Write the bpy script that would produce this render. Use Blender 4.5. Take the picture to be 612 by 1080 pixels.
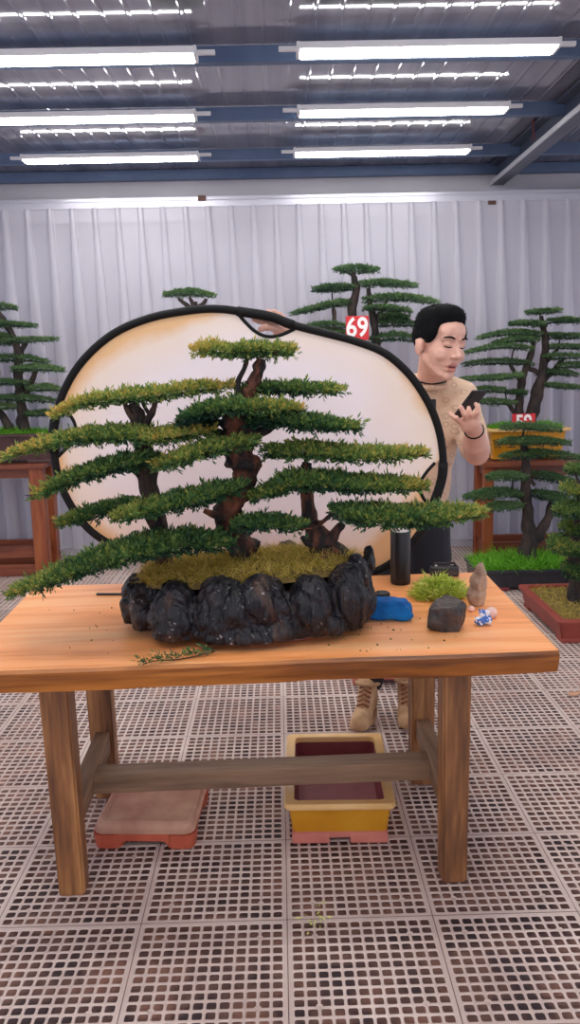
import bpy, bmesh, math, random
import numpy as np
from mathutils import Vector, Matrix, noise

PI = math.pi
for o in list(bpy.data.objects):
    bpy.data.objects.remove(o)
SC = bpy.context.scene
COL = SC.collection

# ------------------------------------------------------------------ camera
F = 900.0
CAM = Vector((0, 0, 1.5))
ROT = (Matrix.Rotation(math.radians(-0.6), 3, 'Z') @ Matrix.Rotation(PI/2 - math.radians(9.77), 3, 'X')
       @ Matrix.Rotation(math.radians(-1.25), 3, 'Z'))
cd = bpy.data.cameras.new('camera')
cam = bpy.data.objects.new('camera', cd)
COL.objects.link(cam)
cd.sensor_fit = 'VERTICAL'; cd.sensor_height = 36.0; cd.lens = F/1080*36.0
cam.matrix_world = Matrix.Translation(CAM) @ ROT.to_4x4()
SC.camera = cam

# ------------------------------------------------------------------ world, exposure
SC.view_settings.view_transform = 'Standard'
SC.view_settings.look = 'None'
SC.view_settings.exposure = 0.1
SC.view_settings.gamma = 1.0
SC.view_settings.use_curve_mapping = False
w = bpy.data.worlds.new('world'); SC.world = w; w.use_nodes = True
bg = w.node_tree.nodes['Background']
bg.inputs[0].default_value = (0.86, 0.88, 1.0, 1)
bg.inputs[1].default_value = 1.15
TUBE_POWER = 24.0

# ------------------------------------------------------------------ helpers
def ray(px, py):
    return (ROT @ Vector(((px-306)/F, (540-py)/F, -1.0)))
def P(px, py, Y=None, Z=None, X=None):
    """world point seen at a place of the photograph, at a known depth Y, height Z or side X"""
    d = ray(px, py)
    if Y is not None: t = (Y-CAM.y)/d.y
    elif Z is not None: t = (Z-CAM.z)/d.z
    else: t = (X-CAM.x)/d.x
    return CAM + d*t
def mpp(Y): return Y*1.03/F      # metres per pixel near depth Y

def tag(o, label=None, cat=None, group=None, kind=None):
    if label: o['label'] = label
    if cat: o['category'] = cat
    if group: o['group'] = group
    if kind: o['kind'] = kind
    return o
def thing(name, label, cat, loc=(0, 0, 0), rz=0, group=None):
    o = bpy.data.objects.new(name, None); COL.objects.link(o)
    o.location = loc; o.rotation_euler = (0, 0, rz); o.empty_display_size = .1
    return tag(o, label, cat, group)
bpy.context.view_layer.update()

class MB:
    def __init__(s): s.v = []; s.f = []
    def add(s, vs, fs):
        b = len(s.v); s.v += [tuple(p) for p in vs]; s.f += [tuple(i+b for i in f) for f in fs]; return s
    def box(s, lo, hi, bev=0.0, M=None):
        bm = bmesh.new()
        bmesh.ops.create_cube(bm, size=1)
        c = [(a+b)/2 for a, b in zip(lo, hi)]; d = [abs(b-a) for a, b in zip(lo, hi)]
        for v in bm.verts: v.co = Vector((c[0]+v.co.x*d[0], c[1]+v.co.y*d[1], c[2]+v.co.z*d[2]))
        if bev: bmesh.ops.bevel(bm, geom=bm.edges[:], offset=bev, segments=2, profile=.6, affect='EDGES')
        if M is not None: bm.transform(M)
        s.frombm(bm); return s
    def frombm(s, bm):
        bm.verts.index_update()
        s.add([v.co.copy() for v in bm.verts], [[v.index for v in f.verts] for f in bm.faces]); bm.free()
    def frustum(s, z0, z1, a, b, c=(0, 0), n=4, cap=True):
        """a,b = half sizes (x,y) at z0,z1"""
        vs = [(c[0]+sx*a[0], c[1]+sy*a[1], z0) for sx, sy in ((-1,-1),(1,-1),(1,1),(-1,1))] + \
             [(c[0]+sx*b[0], c[1]+sy*b[1], z1) for sx, sy in ((-1,-1),(1,-1),(1,1),(-1,1))]
        fs = [(0,1,5,4),(1,2,6,5),(2,3,7,6),(3,0,4,7)]
        if cap: fs += [(3,2,1,0),(4,5,6,7)]
        return s.add(vs, fs)
    def tube(s, pts, rad, seg=8, wob=0.0, seed=0, caps=True, flat=None):
        pts = [Vector(p) for p in pts]; n = len(pts)
        if not hasattr(rad, '__len__'): rad = [rad]*n
        up = Vector((0.13, 0.9, 0.3)).normalized(); rings = []; vs = []
        for i in range(n):
            t = (pts[min(i+1, n-1)]-pts[max(i-1, 0)])
            if t.length < 1e-9: t = Vector((0, 0, 1))
            t.normalize()
            a = t.cross(up)
            if a.length < .05: a = t.cross(Vector((1, 0, 0)))
            a.normalize(); b = a.cross(t)
            for k in range(seg):
                an = 2*PI*k/seg; r = rad[i]
                if wob:
                    r *= 1+wob*(noise.noise(Vector((math.cos(an)*1.3+seed, math.sin(an)*1.3, i*.35)))*1.4)
                ca, sa = math.cos(an), math.sin(an)
                if flat: ca *= flat[0]; sa *= flat[1]
                vs.append(pts[i]+a*ca*r+b*sa*r)
        fs = [(i*seg+k, i*seg+(k+1) % seg, (i+1)*seg+(k+1) % seg, (i+1)*seg+k) for i in range(n-1) for k in range(seg)]
        if caps: fs += [tuple(range(seg))[::-1], tuple((n-1)*seg+k for k in range(seg))]
        return s.add(vs, fs)
    def lathe(s, prof, c=(0, 0, 0), seg=24, cap=True):
        vs = [(c[0]+r*math.cos(2*PI*k/seg), c[1]+r*math.sin(2*PI*k/seg), c[2]+z) for r, z in prof for k in range(seg)]
        n = len(prof)
        fs = [(i*seg+k, i*seg+(k+1) % seg, (i+1)*seg+(k+1) % seg, (i+1)*seg+k) for i in range(n-1) for k in range(seg)]
        if cap: fs += [tuple(range(seg))[::-1], tuple((n-1)*seg+k for k in range(seg))]
        return s.add(vs, fs)
    def ico(s, c, r, sub=3, M=None):
        bm = bmesh.new(); bmesh.ops.create_icosphere(bm, subdivisions=sub, radius=1)
        if not hasattr(r, '__len__'): r = (r, r, r)
        for v in bm.verts:
            q = Vector((v.co.x*r[0], v.co.y*r[1], v.co.z*r[2]))
            if M is not None: q = M @ q
            v.co = q+Vector(c)
        s.frombm(bm); return s
    def cap(s, a, ra, b, rb, seg=14):
        """closed tapered capsule"""
        a = Vector(a); b = Vector(b); t = (b-a); L = t.length; t = t/L if L > 1e-6 else Vector((0, 0, 1))
        pts = []; rad = []
        for k in range(5):
            an = PI/2*k/5; pts.append(a-t*ra*math.cos(an)); rad.append(max(ra*math.sin(an), ra*.12))
        for k in range(4): pts.append(a.lerp(b, k/3)); rad.append(ra+(rb-ra)*k/3)
        for k in range(1, 6):
            an = PI/2*k/5; pts.append(b+t*rb*math.sin(an)); rad.append(max(rb*math.cos(an), rb*.12))
        return s.tube(pts, rad, seg)
    def mesh(s, name='m'):
        me = bpy.data.meshes.new(name); me.from_pydata(s.v, [], s.f); me.validate(); me.update(); return me
    def build(s, name, m, parent=None, smooth=False, kind=None, label=None, orient=True):
        me = s.mesh(name)
        if orient:
            bm = bmesh.new(); bm.from_mesh(me); bmesh.ops.recalc_face_normals(bm, faces=bm.faces[:]); bm.to_mesh(me); bm.free()
        return link(name, me, m, parent, smooth, kind, label)
def link(name, me, m, parent=None, smooth=False, kind=None, label=None):
    o = bpy.data.objects.new(name, me); COL.objects.link(o)
    if m is not None and not len(me.materials): me.materials.append(m)
    if smooth:
        me.polygons.foreach_set('use_smooth', [True]*len(me.polygons))
    if parent is not None:
        o.parent = parent
        # meshes are built in the thing's own coordinates
    if kind: o['kind'] = kind
    if label: o['label'] = label
    return o
def world_build(mb, name, m, root, smooth=False, label=None, orient=True):
    """mesh given in world coordinates, stored relative to its (unrotated) thing"""
    off = abs_loc(root)
    mb.v = [(a-off[0], b-off[1], c-off[2]) for a, b, c in mb.v]
    return mb.build(name, m, root, smooth, None, label, orient)
def abs_loc(o):
    v = Vector((0, 0, 0))
    while o is not None: v += o.location; o = o.parent
    return v
def remesh(mb, voxel, smooth_it=3, disp=None, fac=.5):
    me = mb.mesh('tmp'); o = bpy.data.objects.new('tmp', me); COL.objects.link(o)
    md = o.modifiers.new('r', 'REMESH'); md.mode = 'VOXEL'; md.voxel_size = voxel
    if smooth_it:
        sm = o.modifiers.new('s', 'SMOOTH'); sm.iterations = smooth_it; sm.factor = fac
    dg = bpy.context.evaluated_depsgraph_get(); dg.update()
    out = bpy.data.meshes.new_from_object(o.evaluated_get(dg))
    bpy.data.objects.remove(o)
    if disp:
        for v in out.vertices: v.co = v.co + v.normal*disp(v.co)
        out.update()
    return out
def shift_mesh(me, off):
    me.transform(Matrix.Translation(-Vector(off)))
def smooth_line(pts, n=6, closed=False):
    """Catmull-Rom through points of any dimension"""
    A = np.array(pts, float); N = len(A); out = []
    rng = range(N if closed else N-1)
    for i in rng:
        if closed: p0, p1, p2, p3 = A[(i-1) % N], A[i], A[(i+1) % N], A[(i+2) % N]
        else: p0, p1, p2, p3 = A[max(i-1, 0)], A[i], A[i+1], A[min(i+2, N-1)]
        for k in range(n):
            t = k/n
            out.append(.5*((2*p1)+(-p0+p2)*t+(2*p0-5*p1+4*p2-p3)*t*t+(-p0+3*p1-3*p2+p3)*t**3))
    if not closed: out.append(A[-1])
    return [tuple(q) for q in out]

# ------------------------------------------------------------------ materials
def sr(r, g, b):
    f = lambda c: (c/255/12.92) if c/255 <= .04045 else ((c/255+.055)/1.055)**2.4
    return (f(r), f(g), f(b), 1)
def mat(name, col, rough=.6, metal=0, spec=.5, col2=None, scale=(8, 8, 8), detail=4, bump=0, bscale=40, lo=.35, hi=.65, coat=0, distort=0, bdist=.01):
    m = bpy.data.materials.new(name); m.use_nodes = True; nt = m.node_tree; N = nt.nodes; L = nt.links
    b = N['Principled BSDF']
    b.inputs['Base Color'].default_value = col; b.inputs['Roughness'].default_value = rough
    b.inputs['Metallic'].default_value = metal; b.inputs['Specular IOR Level'].default_value = spec
    b.inputs['Coat Weight'].default_value = coat
    tc = N.new('ShaderNodeTexCoord')
    if col2:
        mp = N.new('ShaderNodeMapping'); mp.inputs['Scale'].default_value = scale
        L.new(tc.outputs['Object'], mp.inputs[0])
        nz = N.new('ShaderNodeTexNoise'); nz.inputs['Scale'].default_value = 1; nz.inputs['Detail'].default_value = detail
        nz.inputs['Distortion'].default_value = distort
        L.new(mp.outputs[0], nz.inputs['Vector'])
        cr = N.new('ShaderNodeValToRGB'); cr.color_ramp.elements[0].position = lo; cr.color_ramp.elements[1].position = hi
        cr.color_ramp.elements[0].color = col; cr.color_ramp.elements[1].color = col2
        L.new(nz.outputs['Fac'], cr.inputs[0]); L.new(cr.outputs[0], b.inputs['Base Color'])
        m['ramp'] = cr.name
    if bump:
        n2 = N.new('ShaderNodeTexNoise'); n2.inputs['Scale'].default_value = bscale; n2.inputs['Detail'].default_value = 5
        L.new(tc.outputs['Object'], n2.inputs['Vector'])
        bp = N.new('ShaderNodeBump'); bp.inputs['Strength'].default_value = bump; bp.inputs['Distance'].default_value = bdist
        L.new(n2.outputs['Fac'], bp.inputs['Height']); L.new(bp.outputs[0], b.inputs['Normal'])
    return m
def wood(name, c1, c2, c3, along='X', fine=60, rough=.45, coat=0.0, cs=1.0):
    m = bpy.data.materials.new(name); m.use_nodes = True; nt = m.node_tree; N = nt.nodes; L = nt.links
    b = N['Principled BSDF']; b.inputs['Roughness'].default_value = rough; b.inputs['Coat Weight'].default_value = coat
    b.inputs['Coat Roughness'].default_value = .3
    tc = N.new('ShaderNodeTexCoord'); mp = N.new('ShaderNodeMapping')
    sc = {'X': (1.2, 14, 14), 'Y': (14, 1.2, 14), 'Z': (14, 14, 1.2)}[along]
    mp.inputs['Scale'].default_value = [q*cs for q in sc]; L.new(tc.outputs['Object'], mp.inputs[0])
    n1 = N.new('ShaderNodeTexNoise'); n1.inputs['Scale'].default_value = 1; n1.inputs['Detail'].default_value = 6; n1.inputs['Distortion'].default_value = .8
    L.new(mp.outputs[0], n1.inputs['Vector'])
    n2 = N.new('ShaderNodeTexNoise'); n2.inputs['Scale'].default_value = fine/12; n2.inputs['Detail'].default_value = 3
    L.new(mp.outputs[0], n2.inputs['Vector'])
    ad = N.new('ShaderNodeMath'); ad.operation = 'MULTIPLY_ADD'; ad.inputs[1].default_value = .28; L.new(n2.outputs['Fac'], ad.inputs[0])
    ml = N.new('ShaderNodeMath'); ml.operation = 'MULTIPLY'; ml.inputs[1].default_value = .78; L.new(n1.outputs['Fac'], ml.inputs[0])
    L.new(ml.outputs[0], ad.inputs[2])
    cr = N.new('ShaderNodeValToRGB'); e = cr.color_ramp.elements
    e[0].position = .36; e[0].color = c1; e[1].position = .68; e[1].color = c3
    k = e.new(.5); k.color = c2
    L.new(ad.outputs[0], cr.inputs[0]); L.new(cr.outputs[0], b.inputs['Base Color'])
    bp = N.new('ShaderNodeBump'); bp.inputs['Strength'].default_value = .25; bp.inputs['Distance'].default_value = .004
    L.new(ad.outputs[0], bp.inputs['Height']); L.new(bp.outputs[0], b.inputs['Normal'])
    return m
def leafmat(name, stops, trans=.25):
    m = bpy.data.materials.new(name); m.use_nodes = True; nt = m.node_tree; N = nt.nodes; L = nt.links
    b = N['Principled BSDF']; b.inputs['Roughness'].default_value = .5; b.inputs['Specular IOR Level'].default_value = .3
    at = N.new('ShaderNodeAttribute'); at.attribute_name = 'tint'
    cr = N.new('ShaderNodeValToRGB'); e = cr.color_ramp.elements
    e[0].position = stops[0][0]; e[0].color = stops[0][1]; e[1].position = stops[-1][0]; e[1].color = stops[-1][1]
    for p, c in stops[1:-1]: k = e.new(p); k.color = c
    L.new(at.outputs['Fac'], cr.inputs[0]); L.new(cr.outputs[0], b.inputs['Base Color'])
    tr = N.new('ShaderNodeBsdfTranslucent'); L.new(cr.outputs[0], tr.inputs[0])
    mx = N.new('ShaderNodeMixShader'); mx.inputs[0].default_value = trans
    L.new(b.outputs[0], mx.inputs[1]); L.new(tr.outputs[0], mx.inputs[2]); L.new(mx.outputs[0], N['Material Output'].inputs[0])
    return m

M = {}
M['grate'] = mat('grating_plastic', sr(188, 164, 156), .5, col2=sr(220, 200, 192), scale=(1.6, 1.6, 1.6), detail=6)
M['subfloor'] = mat('ground_dark', sr(84, 68, 72), .8, col2=sr(166, 124, 108), scale=(9, 9, 9), detail=6)
M['wall'] = mat('wall_paint', sr(196, 192, 200), .7, col2=sr(206, 202, 210), scale=(2, 2, 2))
M['steel'] = mat('blue_steel', sr(82, 102, 136), .5, metal=.0, col2=sr(100, 120, 154), scale=(3, 3, 3))
M['girder'] = mat('grey_steel', sr(60, 70, 88), .4, metal=.1, col2=sr(92, 100, 118), scale=(4, 1, 4))
M['girder_lip'] = mat('pale_steel', sr(205, 205, 212), .35, metal=.2)
M['rail'] = mat('aluminium_rail', sr(205, 203, 216), .3, metal=.3)
M['rust'] = mat('rusty_clip', sr(96, 66, 58), .7)
M['housing'] = mat('lamp_housing', sr(238, 238, 242), .5)
m = bpy.data.materials.new('lamp_diffuser'); m.use_nodes = True
b = m.node_tree.nodes['Principled BSDF']; b.inputs['Base Color'].default_value = (1, 1, 1, 1)
b.inputs['Emission Color'].default_value = (1.0, .985, .95, 1); b.inputs['Emission Strength'].default_value = TUBE_POWER
M['lamp'] = m
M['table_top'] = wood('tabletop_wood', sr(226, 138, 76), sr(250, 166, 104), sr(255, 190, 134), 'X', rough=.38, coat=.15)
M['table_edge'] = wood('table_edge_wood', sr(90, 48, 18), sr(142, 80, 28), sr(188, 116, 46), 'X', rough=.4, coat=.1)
M['leg'] = wood('leg_wood', sr(78, 50, 34), sr(136, 88, 52), sr(190, 136, 84), 'Z', rough=.5)
M['bar'] = wood('stretcher_wood', sr(96, 72, 58), sr(134, 104, 82), sr(158, 126, 98), 'X', rough=.6)
M['barY'] = wood('stretcher_wood_side', sr(96, 72, 58), sr(134, 104, 82), sr(158, 126, 98), 'Y', rough=.6)
M['stand'] = wood('stand_wood', sr(96, 42, 24), sr(136, 66, 36), sr(164, 92, 48), 'Z', rough=.4)
M['standX'] = wood('stand_wood_x', sr(88, 40, 26), sr(120, 60, 40), sr(146, 80, 52), 'X', rough=.4)
M['bark'] = mat('dark_bark', sr(34, 26, 26), .8, col2=sr(84, 62, 52), scale=(40, 40, 14), detail=6, bump=.8, bscale=90)
M['bark_red'] = mat('red_brown_bark', sr(30, 23, 25), .75, col2=sr(140, 80, 56), scale=(22, 22, 7), detail=5, bump=.8, bscale=90, lo=.48, hi=.70)
M['bark_bg'] = mat('grey_bark', sr(30, 26, 28), .8, col2=sr(76, 62, 56), scale=(20, 20, 8), detail=5, bump=.6, bscale=60)
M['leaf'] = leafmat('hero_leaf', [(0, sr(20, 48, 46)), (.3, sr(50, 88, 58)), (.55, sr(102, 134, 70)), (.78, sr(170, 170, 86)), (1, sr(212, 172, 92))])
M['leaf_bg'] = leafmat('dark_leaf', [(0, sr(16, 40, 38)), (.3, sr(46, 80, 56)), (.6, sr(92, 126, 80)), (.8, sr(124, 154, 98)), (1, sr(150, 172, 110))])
M['grass'] = leafmat('grass_blade', [(0, sr(66, 128, 34)), (.5, sr(116, 186, 50)), (1, sr(166, 220, 84))], .35)
M['moss'] = leafmat('moss_strand', [(0, sr(128, 122, 50)), (.4, sr(190, 170, 76)), (.75, sr(226, 196, 112)), (1, sr(240, 218, 146))], .4)
M['soil'] = mat('soil', sr(84, 70, 36), .9, col2=sr(140, 116, 60), scale=(30, 30, 30), bump=.6, bscale=80)
M['rim'] = mat('black_fabric_rim', sr(13, 12, 15), .65, spec=.25)
M['skin'] = mat('skin', sr(212, 162, 144), .5, col2=sr(222, 174, 156), scale=(14, 14, 14))
M['lip'] = mat('lip', sr(200, 132, 120), .5)
M['hair'] = mat('hair', sr(7, 7, 11), .8, spec=.15, bump=.5, bscale=260, bdist=.003)
M['dark'] = mat('dark_cloth', sr(20, 20, 30), .8, col2=sr(30, 30, 42), scale=(6, 6, 6))
M['black'] = mat('black_matte', sr(24, 24, 30), .4)
M['steelcap'] = mat('brushed_steel', sr(214, 206, 200), .35, metal=.35)
M['blue'] = mat('blue_cloth', sr(0, 92, 170), .85, col2=sr(10, 120, 200), scale=(25, 25, 25), bump=.5, bscale=60)
M['shoe'] = mat('tan_suede', sr(178, 138, 100), .8, col2=sr(204, 164, 124), scale=(20, 20, 20))
M['sole'] = mat('shoe_sole', sr(196, 160, 122), .7)
M['yellow'] = mat('yellow_glaze', sr(196, 132, 22), .32, col2=sr(212, 150, 34), scale=(6, 6, 6), coat=.3)
M['cream'] = mat('cream_glaze', sr(232, 184, 118), .35, col2=sr(240, 198, 138), scale=(9, 9, 9), coat=.2)
M['pinkclay'] = mat('pink_clay', sr(196, 112, 100), .7, col2=sr(210, 128, 112), scale=(12, 12, 12))
M['maroon'] = mat('maroon_clay', sr(122, 46, 54), .6, col2=sr(142, 62, 66), scale=(10, 10, 10))
M['mauve'] = mat('dusty_clay', sr(168, 110, 106), .8, col2=sr(182, 126, 118), scale=(10, 10, 10))
M['blackpot'] = mat('black_glaze', sr(36, 38, 46), .35, col2=sr(52, 52, 60), scale=(12, 12, 3), coat=.2)
M['redpot'] = mat('red_clay', sr(136, 58, 50), .5, col2=sr(152, 68, 56), scale=(8, 8, 8))
M['terra'] = mat('terracotta', sr(176, 78, 56), .6, col2=sr(196, 96, 70), scale=(14, 14, 14))
M['dust'] = mat('dusty_terracotta', sr(168, 114, 98), .9, col2=sr(202, 158, 134), scale=(7, 7, 7), detail=7)
M['brownpot'] = mat('brown_clay', sr(66, 44, 46), .45, col2=sr(84, 58, 58), scale=(8, 8, 8))
M['red'] = mat('red_card', sr(214, 40, 48), .45)
M['white'] = mat('white_print', sr(250, 246, 246), .5)
M['ink'] = mat('dark_ink', sr(60, 50, 30), .7)
M['tan_rock'] = mat('tan_rock', sr(136, 110, 94), .85, col2=sr(194, 166, 142), scale=(30, 30, 12), detail=6, bump=.8, bscale=60)
M['dark_rock'] = mat('dark_rock', sr(18, 17, 21), .4, col2=sr(70, 54, 50), scale=(26, 26, 26), detail=6, bump=.8, bscale=50)
M['clipping'] = leafmat('clippings', [(0, sr(124, 158, 44)), (.5, sr(190, 206, 84)), (1, sr(226, 228, 140))], .35)
M['redrib'] = mat('red_ribbon', sr(150, 50, 66), .6)
M['bluewhite'] = mat('blue_white_paper', sr(70, 120, 200), .5, col2=sr(235, 232, 238), scale=(60, 60, 60), lo=.48, hi=.53, detail=1)
M['pinkball'] = mat('pale_pink', sr(240, 200, 190), .5)

# sweater: beige knit with ring marks
def sweater_mat():
    m = mat('beige_sweater', sr(208, 176, 150), .85, col2=sr(216, 186, 162), scale=(10, 10, 10)); nt = m.node_tree; N = nt.nodes; L = nt.links
    b = N['Principled BSDF']; src = b.inputs['Base Color'].links[0].from_socket
    tc = N.new('ShaderNodeTexCoord'); mp = N.new('ShaderNodeMapping'); mp.inputs['Scale'].default_value = (24, 0.01, 32)
    L.new(tc.outputs['Object'], mp.inputs[0])
    vo = N.new('ShaderNodeTexVoronoi'); vo.voronoi_dimensions = '3D'; vo.inputs['Scale'].default_value = 1; vo.inputs['Randomness'].default_value = .45
    L.new(mp.outputs[0], vo.inputs['Vector'])
    cr = N.new('ShaderNodeValToRGB'); e = cr.color_ramp.elements
    e[0].position = .2; e[0].color = (0, 0, 0, 1); e[1].position = .38; e[1].color = (0, 0, 0, 1)
    k = e.new(.27); k.color = (1, 1, 1, 1); k = e.new(.31); k.color = (1, 1, 1, 1)
    L.new(vo.outputs['Distance'], cr.inputs[0])
    mx = N.new('ShaderNodeMixRGB'); mx.inputs[2].default_value = sr(140, 112, 94)
    mu = N.new('ShaderNodeMath'); mu.operation = 'MULTIPLY'; mu.inputs[1].default_value = .4
    L.new(cr.outputs[0], mu.inputs[0]); L.new(mu.outputs[0], mx.inputs[0]); L.new(src, mx.inputs[1]); L.new(mx.outputs[0], b.inputs['Base Color'])
    return m
M['sweater'] = sweater_mat()

def ceiling_mat():
    m = mat('ceiling_sheet', sr(122, 124, 140), .07, metal=.2, col2=sr(148, 148, 162), scale=(7, .25, 1), detail=5, lo=.35, hi=.62)
    return m
M['ceiling'] = ceiling_mat()

def curtain_mat():
    m = bpy.data.materials.new('sheer_curtain'); m.use_nodes = True; nt = m.node_tree; N = nt.nodes; L = nt.links
    N.remove(N['Principled BSDF'])
    df = N.new('ShaderNodeBsdfDiffuse'); tl = N.new('ShaderNodeBsdfTranslucent'); tp = N.new('ShaderNodeBsdfTransparent'); gl = N.new('ShaderNodeBsdfGlossy')
    gl.inputs['Roughness'].default_value = .35
    c = (.80, .78, .86, 1)
    for q in (df, tl, gl): q.inputs[0].default_value = c
    tp.inputs[0].default_value = (1, 1, 1, 1)
    a = N.new('ShaderNodeMixShader'); a.inputs[0].default_value = .25; L.new(df.outputs[0], a.inputs[1]); L.new(tl.outputs[0], a.inputs[2])
    g = N.new('ShaderNodeMixShader'); g.inputs[0].default_value = .08; L.new(a.outputs[0], g.inputs[1]); L.new(gl.outputs[0], g.inputs[2])
    d = N.new('ShaderNodeMixShader'); d.inputs[0].default_value = .42; L.new(g.outputs[0], d.inputs[1]); L.new(tp.outputs[0], d.inputs[2])
    L.new(d.outputs[0], N['Material Output'].inputs[0])
    return m
M['curtain'] = curtain_mat()

def mural_mat():
    """grey wall with a soft ink-wash landscape band behind the sheers"""
    m = bpy.data.materials.new('ink_wash_wall'); m.use_nodes = True; nt = m.node_tree; N = nt.nodes; L = nt.links
    b = N['Principled BSDF']; b.inputs['Roughness'].default_value = .8
    tc = N.new('ShaderNodeTexCoord'); sx = N.new('ShaderNodeSeparateXYZ'); L.new(tc.outputs['Object'], sx.inputs[0])
    nz = N.new('ShaderNodeTexNoise'); nz.inputs['Scale'].default_value = 1.6; nz.inputs['Detail'].default_value = 6; L.new(tc.outputs['Object'], nz.inputs['Vector'])
    z = N.new('ShaderNodeMapRange'); z.inputs['From Min'].default_value = 2.0; z.inputs['From Max'].default_value = 1.1; L.new(sx.outputs['Z'], z.inputs[0])
    ml = N.new('ShaderNodeMath'); ml.operation = 'MULTIPLY'; L.new(z.outputs[0], ml.inputs[0]); L.new(nz.outputs['Fac'], ml.inputs[1])
    cr = N.new('ShaderNodeValToRGB'); e = cr.color_ramp.elements
    e[0].position = .16; e[0].color = sr(184, 180, 194); e[1].position = .62; e[1].color = sr(190, 182, 194)
    k = e.new(.34); k.color = sr(192, 178, 188); k = e.new(.45); k.color = sr(140, 148, 176)
    L.new(ml.outputs[0], cr.inputs[0]); L.new(cr.outputs[0], b.inputs['Base Color'])
    return m
M['mural'] = mural_mat()

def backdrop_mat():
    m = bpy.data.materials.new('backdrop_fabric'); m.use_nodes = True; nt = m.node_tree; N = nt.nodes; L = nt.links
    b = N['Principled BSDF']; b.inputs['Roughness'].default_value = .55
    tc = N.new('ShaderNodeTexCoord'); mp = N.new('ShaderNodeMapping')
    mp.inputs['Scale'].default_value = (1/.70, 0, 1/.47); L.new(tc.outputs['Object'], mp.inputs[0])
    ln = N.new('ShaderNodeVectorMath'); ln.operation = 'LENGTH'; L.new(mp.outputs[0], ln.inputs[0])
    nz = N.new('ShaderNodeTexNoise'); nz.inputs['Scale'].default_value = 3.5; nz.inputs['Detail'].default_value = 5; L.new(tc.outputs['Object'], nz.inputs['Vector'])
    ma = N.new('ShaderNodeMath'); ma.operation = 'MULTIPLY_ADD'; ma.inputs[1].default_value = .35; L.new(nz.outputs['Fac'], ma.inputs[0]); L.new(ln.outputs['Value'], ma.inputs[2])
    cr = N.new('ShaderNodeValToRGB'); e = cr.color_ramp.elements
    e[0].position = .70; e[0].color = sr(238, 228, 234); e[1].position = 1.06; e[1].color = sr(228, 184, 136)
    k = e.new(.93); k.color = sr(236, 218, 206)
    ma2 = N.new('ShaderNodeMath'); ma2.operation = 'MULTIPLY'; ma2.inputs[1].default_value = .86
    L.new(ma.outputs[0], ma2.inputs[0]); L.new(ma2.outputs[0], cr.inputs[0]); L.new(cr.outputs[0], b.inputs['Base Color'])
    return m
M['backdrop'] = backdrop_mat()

def potrock_mat():
    m = bpy.data.materials.new('black_stone_pot'); m.use_nodes = True; nt = m.node_tree; N = nt.nodes; L = nt.links
    b = N['Principled BSDF']; b.inputs['Roughness'].default_value = .38; b.inputs['Specular IOR Level'].default_value = .38
    tc = N.new('ShaderNodeTexCoord')
    mp = N.new('ShaderNodeMapping'); mp.inputs['Scale'].default_value = (14, 14, 6); L.new(tc.outputs['Object'], mp.inputs[0])
    n1 = N.new('ShaderNodeTexNoise'); n1.inputs['Scale'].default_value = 1; n1.inputs['Detail'].default_value = 8; n1.inputs['Distortion'].default_value = 1.2; L.new(mp.outputs[0], n1.inputs['Vector'])
    cr = N.new('ShaderNodeValToRGB'); e = cr.color_ramp.elements
    e[0].position = .35; e[0].color = sr(10, 10, 16); e[1].position = .72; e[1].color = sr(74, 54, 46)
    k = e.new(.55); k.color = sr(26, 24, 32)
    L.new(n1.outputs['Fac'], cr.inputs[0])
    n3 = N.new('ShaderNodeTexNoise'); n3.inputs['Scale'].default_value = 70; n3.inputs['Detail'].default_value = 3; L.new(tc.outputs['Object'], n3.inputs['Vector'])
    c2 = N.new('ShaderNodeValToRGB'); c2.color_ramp.elements[0].position = .66; c2.color_ramp.elements[1].position = .74; L.new(n3.outputs['Fac'], c2.inputs[0])
    mx = N.new('ShaderNodeMixRGB'); mx.inputs[2].default_value = sr(150, 142, 146); L.new(c2.outputs[0], mx.inputs[0]); L.new(cr.outputs[0], mx.inputs[1]); L.new(mx.outputs[0], b.inputs['Base Color'])
    mp2 = N.new('ShaderNodeMapping'); mp2.inputs['Scale'].default_value = (30, 30, 9); mp2.inputs['Rotation'].default_value = (0, .5, 0); L.new(tc.outputs['Object'], mp2.inputs[0])
    n2 = N.new('ShaderNodeTexNoise'); n2.inputs['Scale'].default_value = 1; n2.inputs['Detail'].default_value = 8; n2.inputs['Distortion'].default_value = 2; L.new(mp2.outputs[0], n2.inputs['Vector'])
    bp = N.new('ShaderNodeBump'); bp.inputs['Strength'].default_value = 1; bp.inputs['Distance'].default_value = .012
    L.new(n2.outputs['Fac'], bp.inputs['Height']); L.new(bp.outputs[0], b.inputs['Normal'])
    return m
M['potrock'] = potrock_mat()

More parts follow.
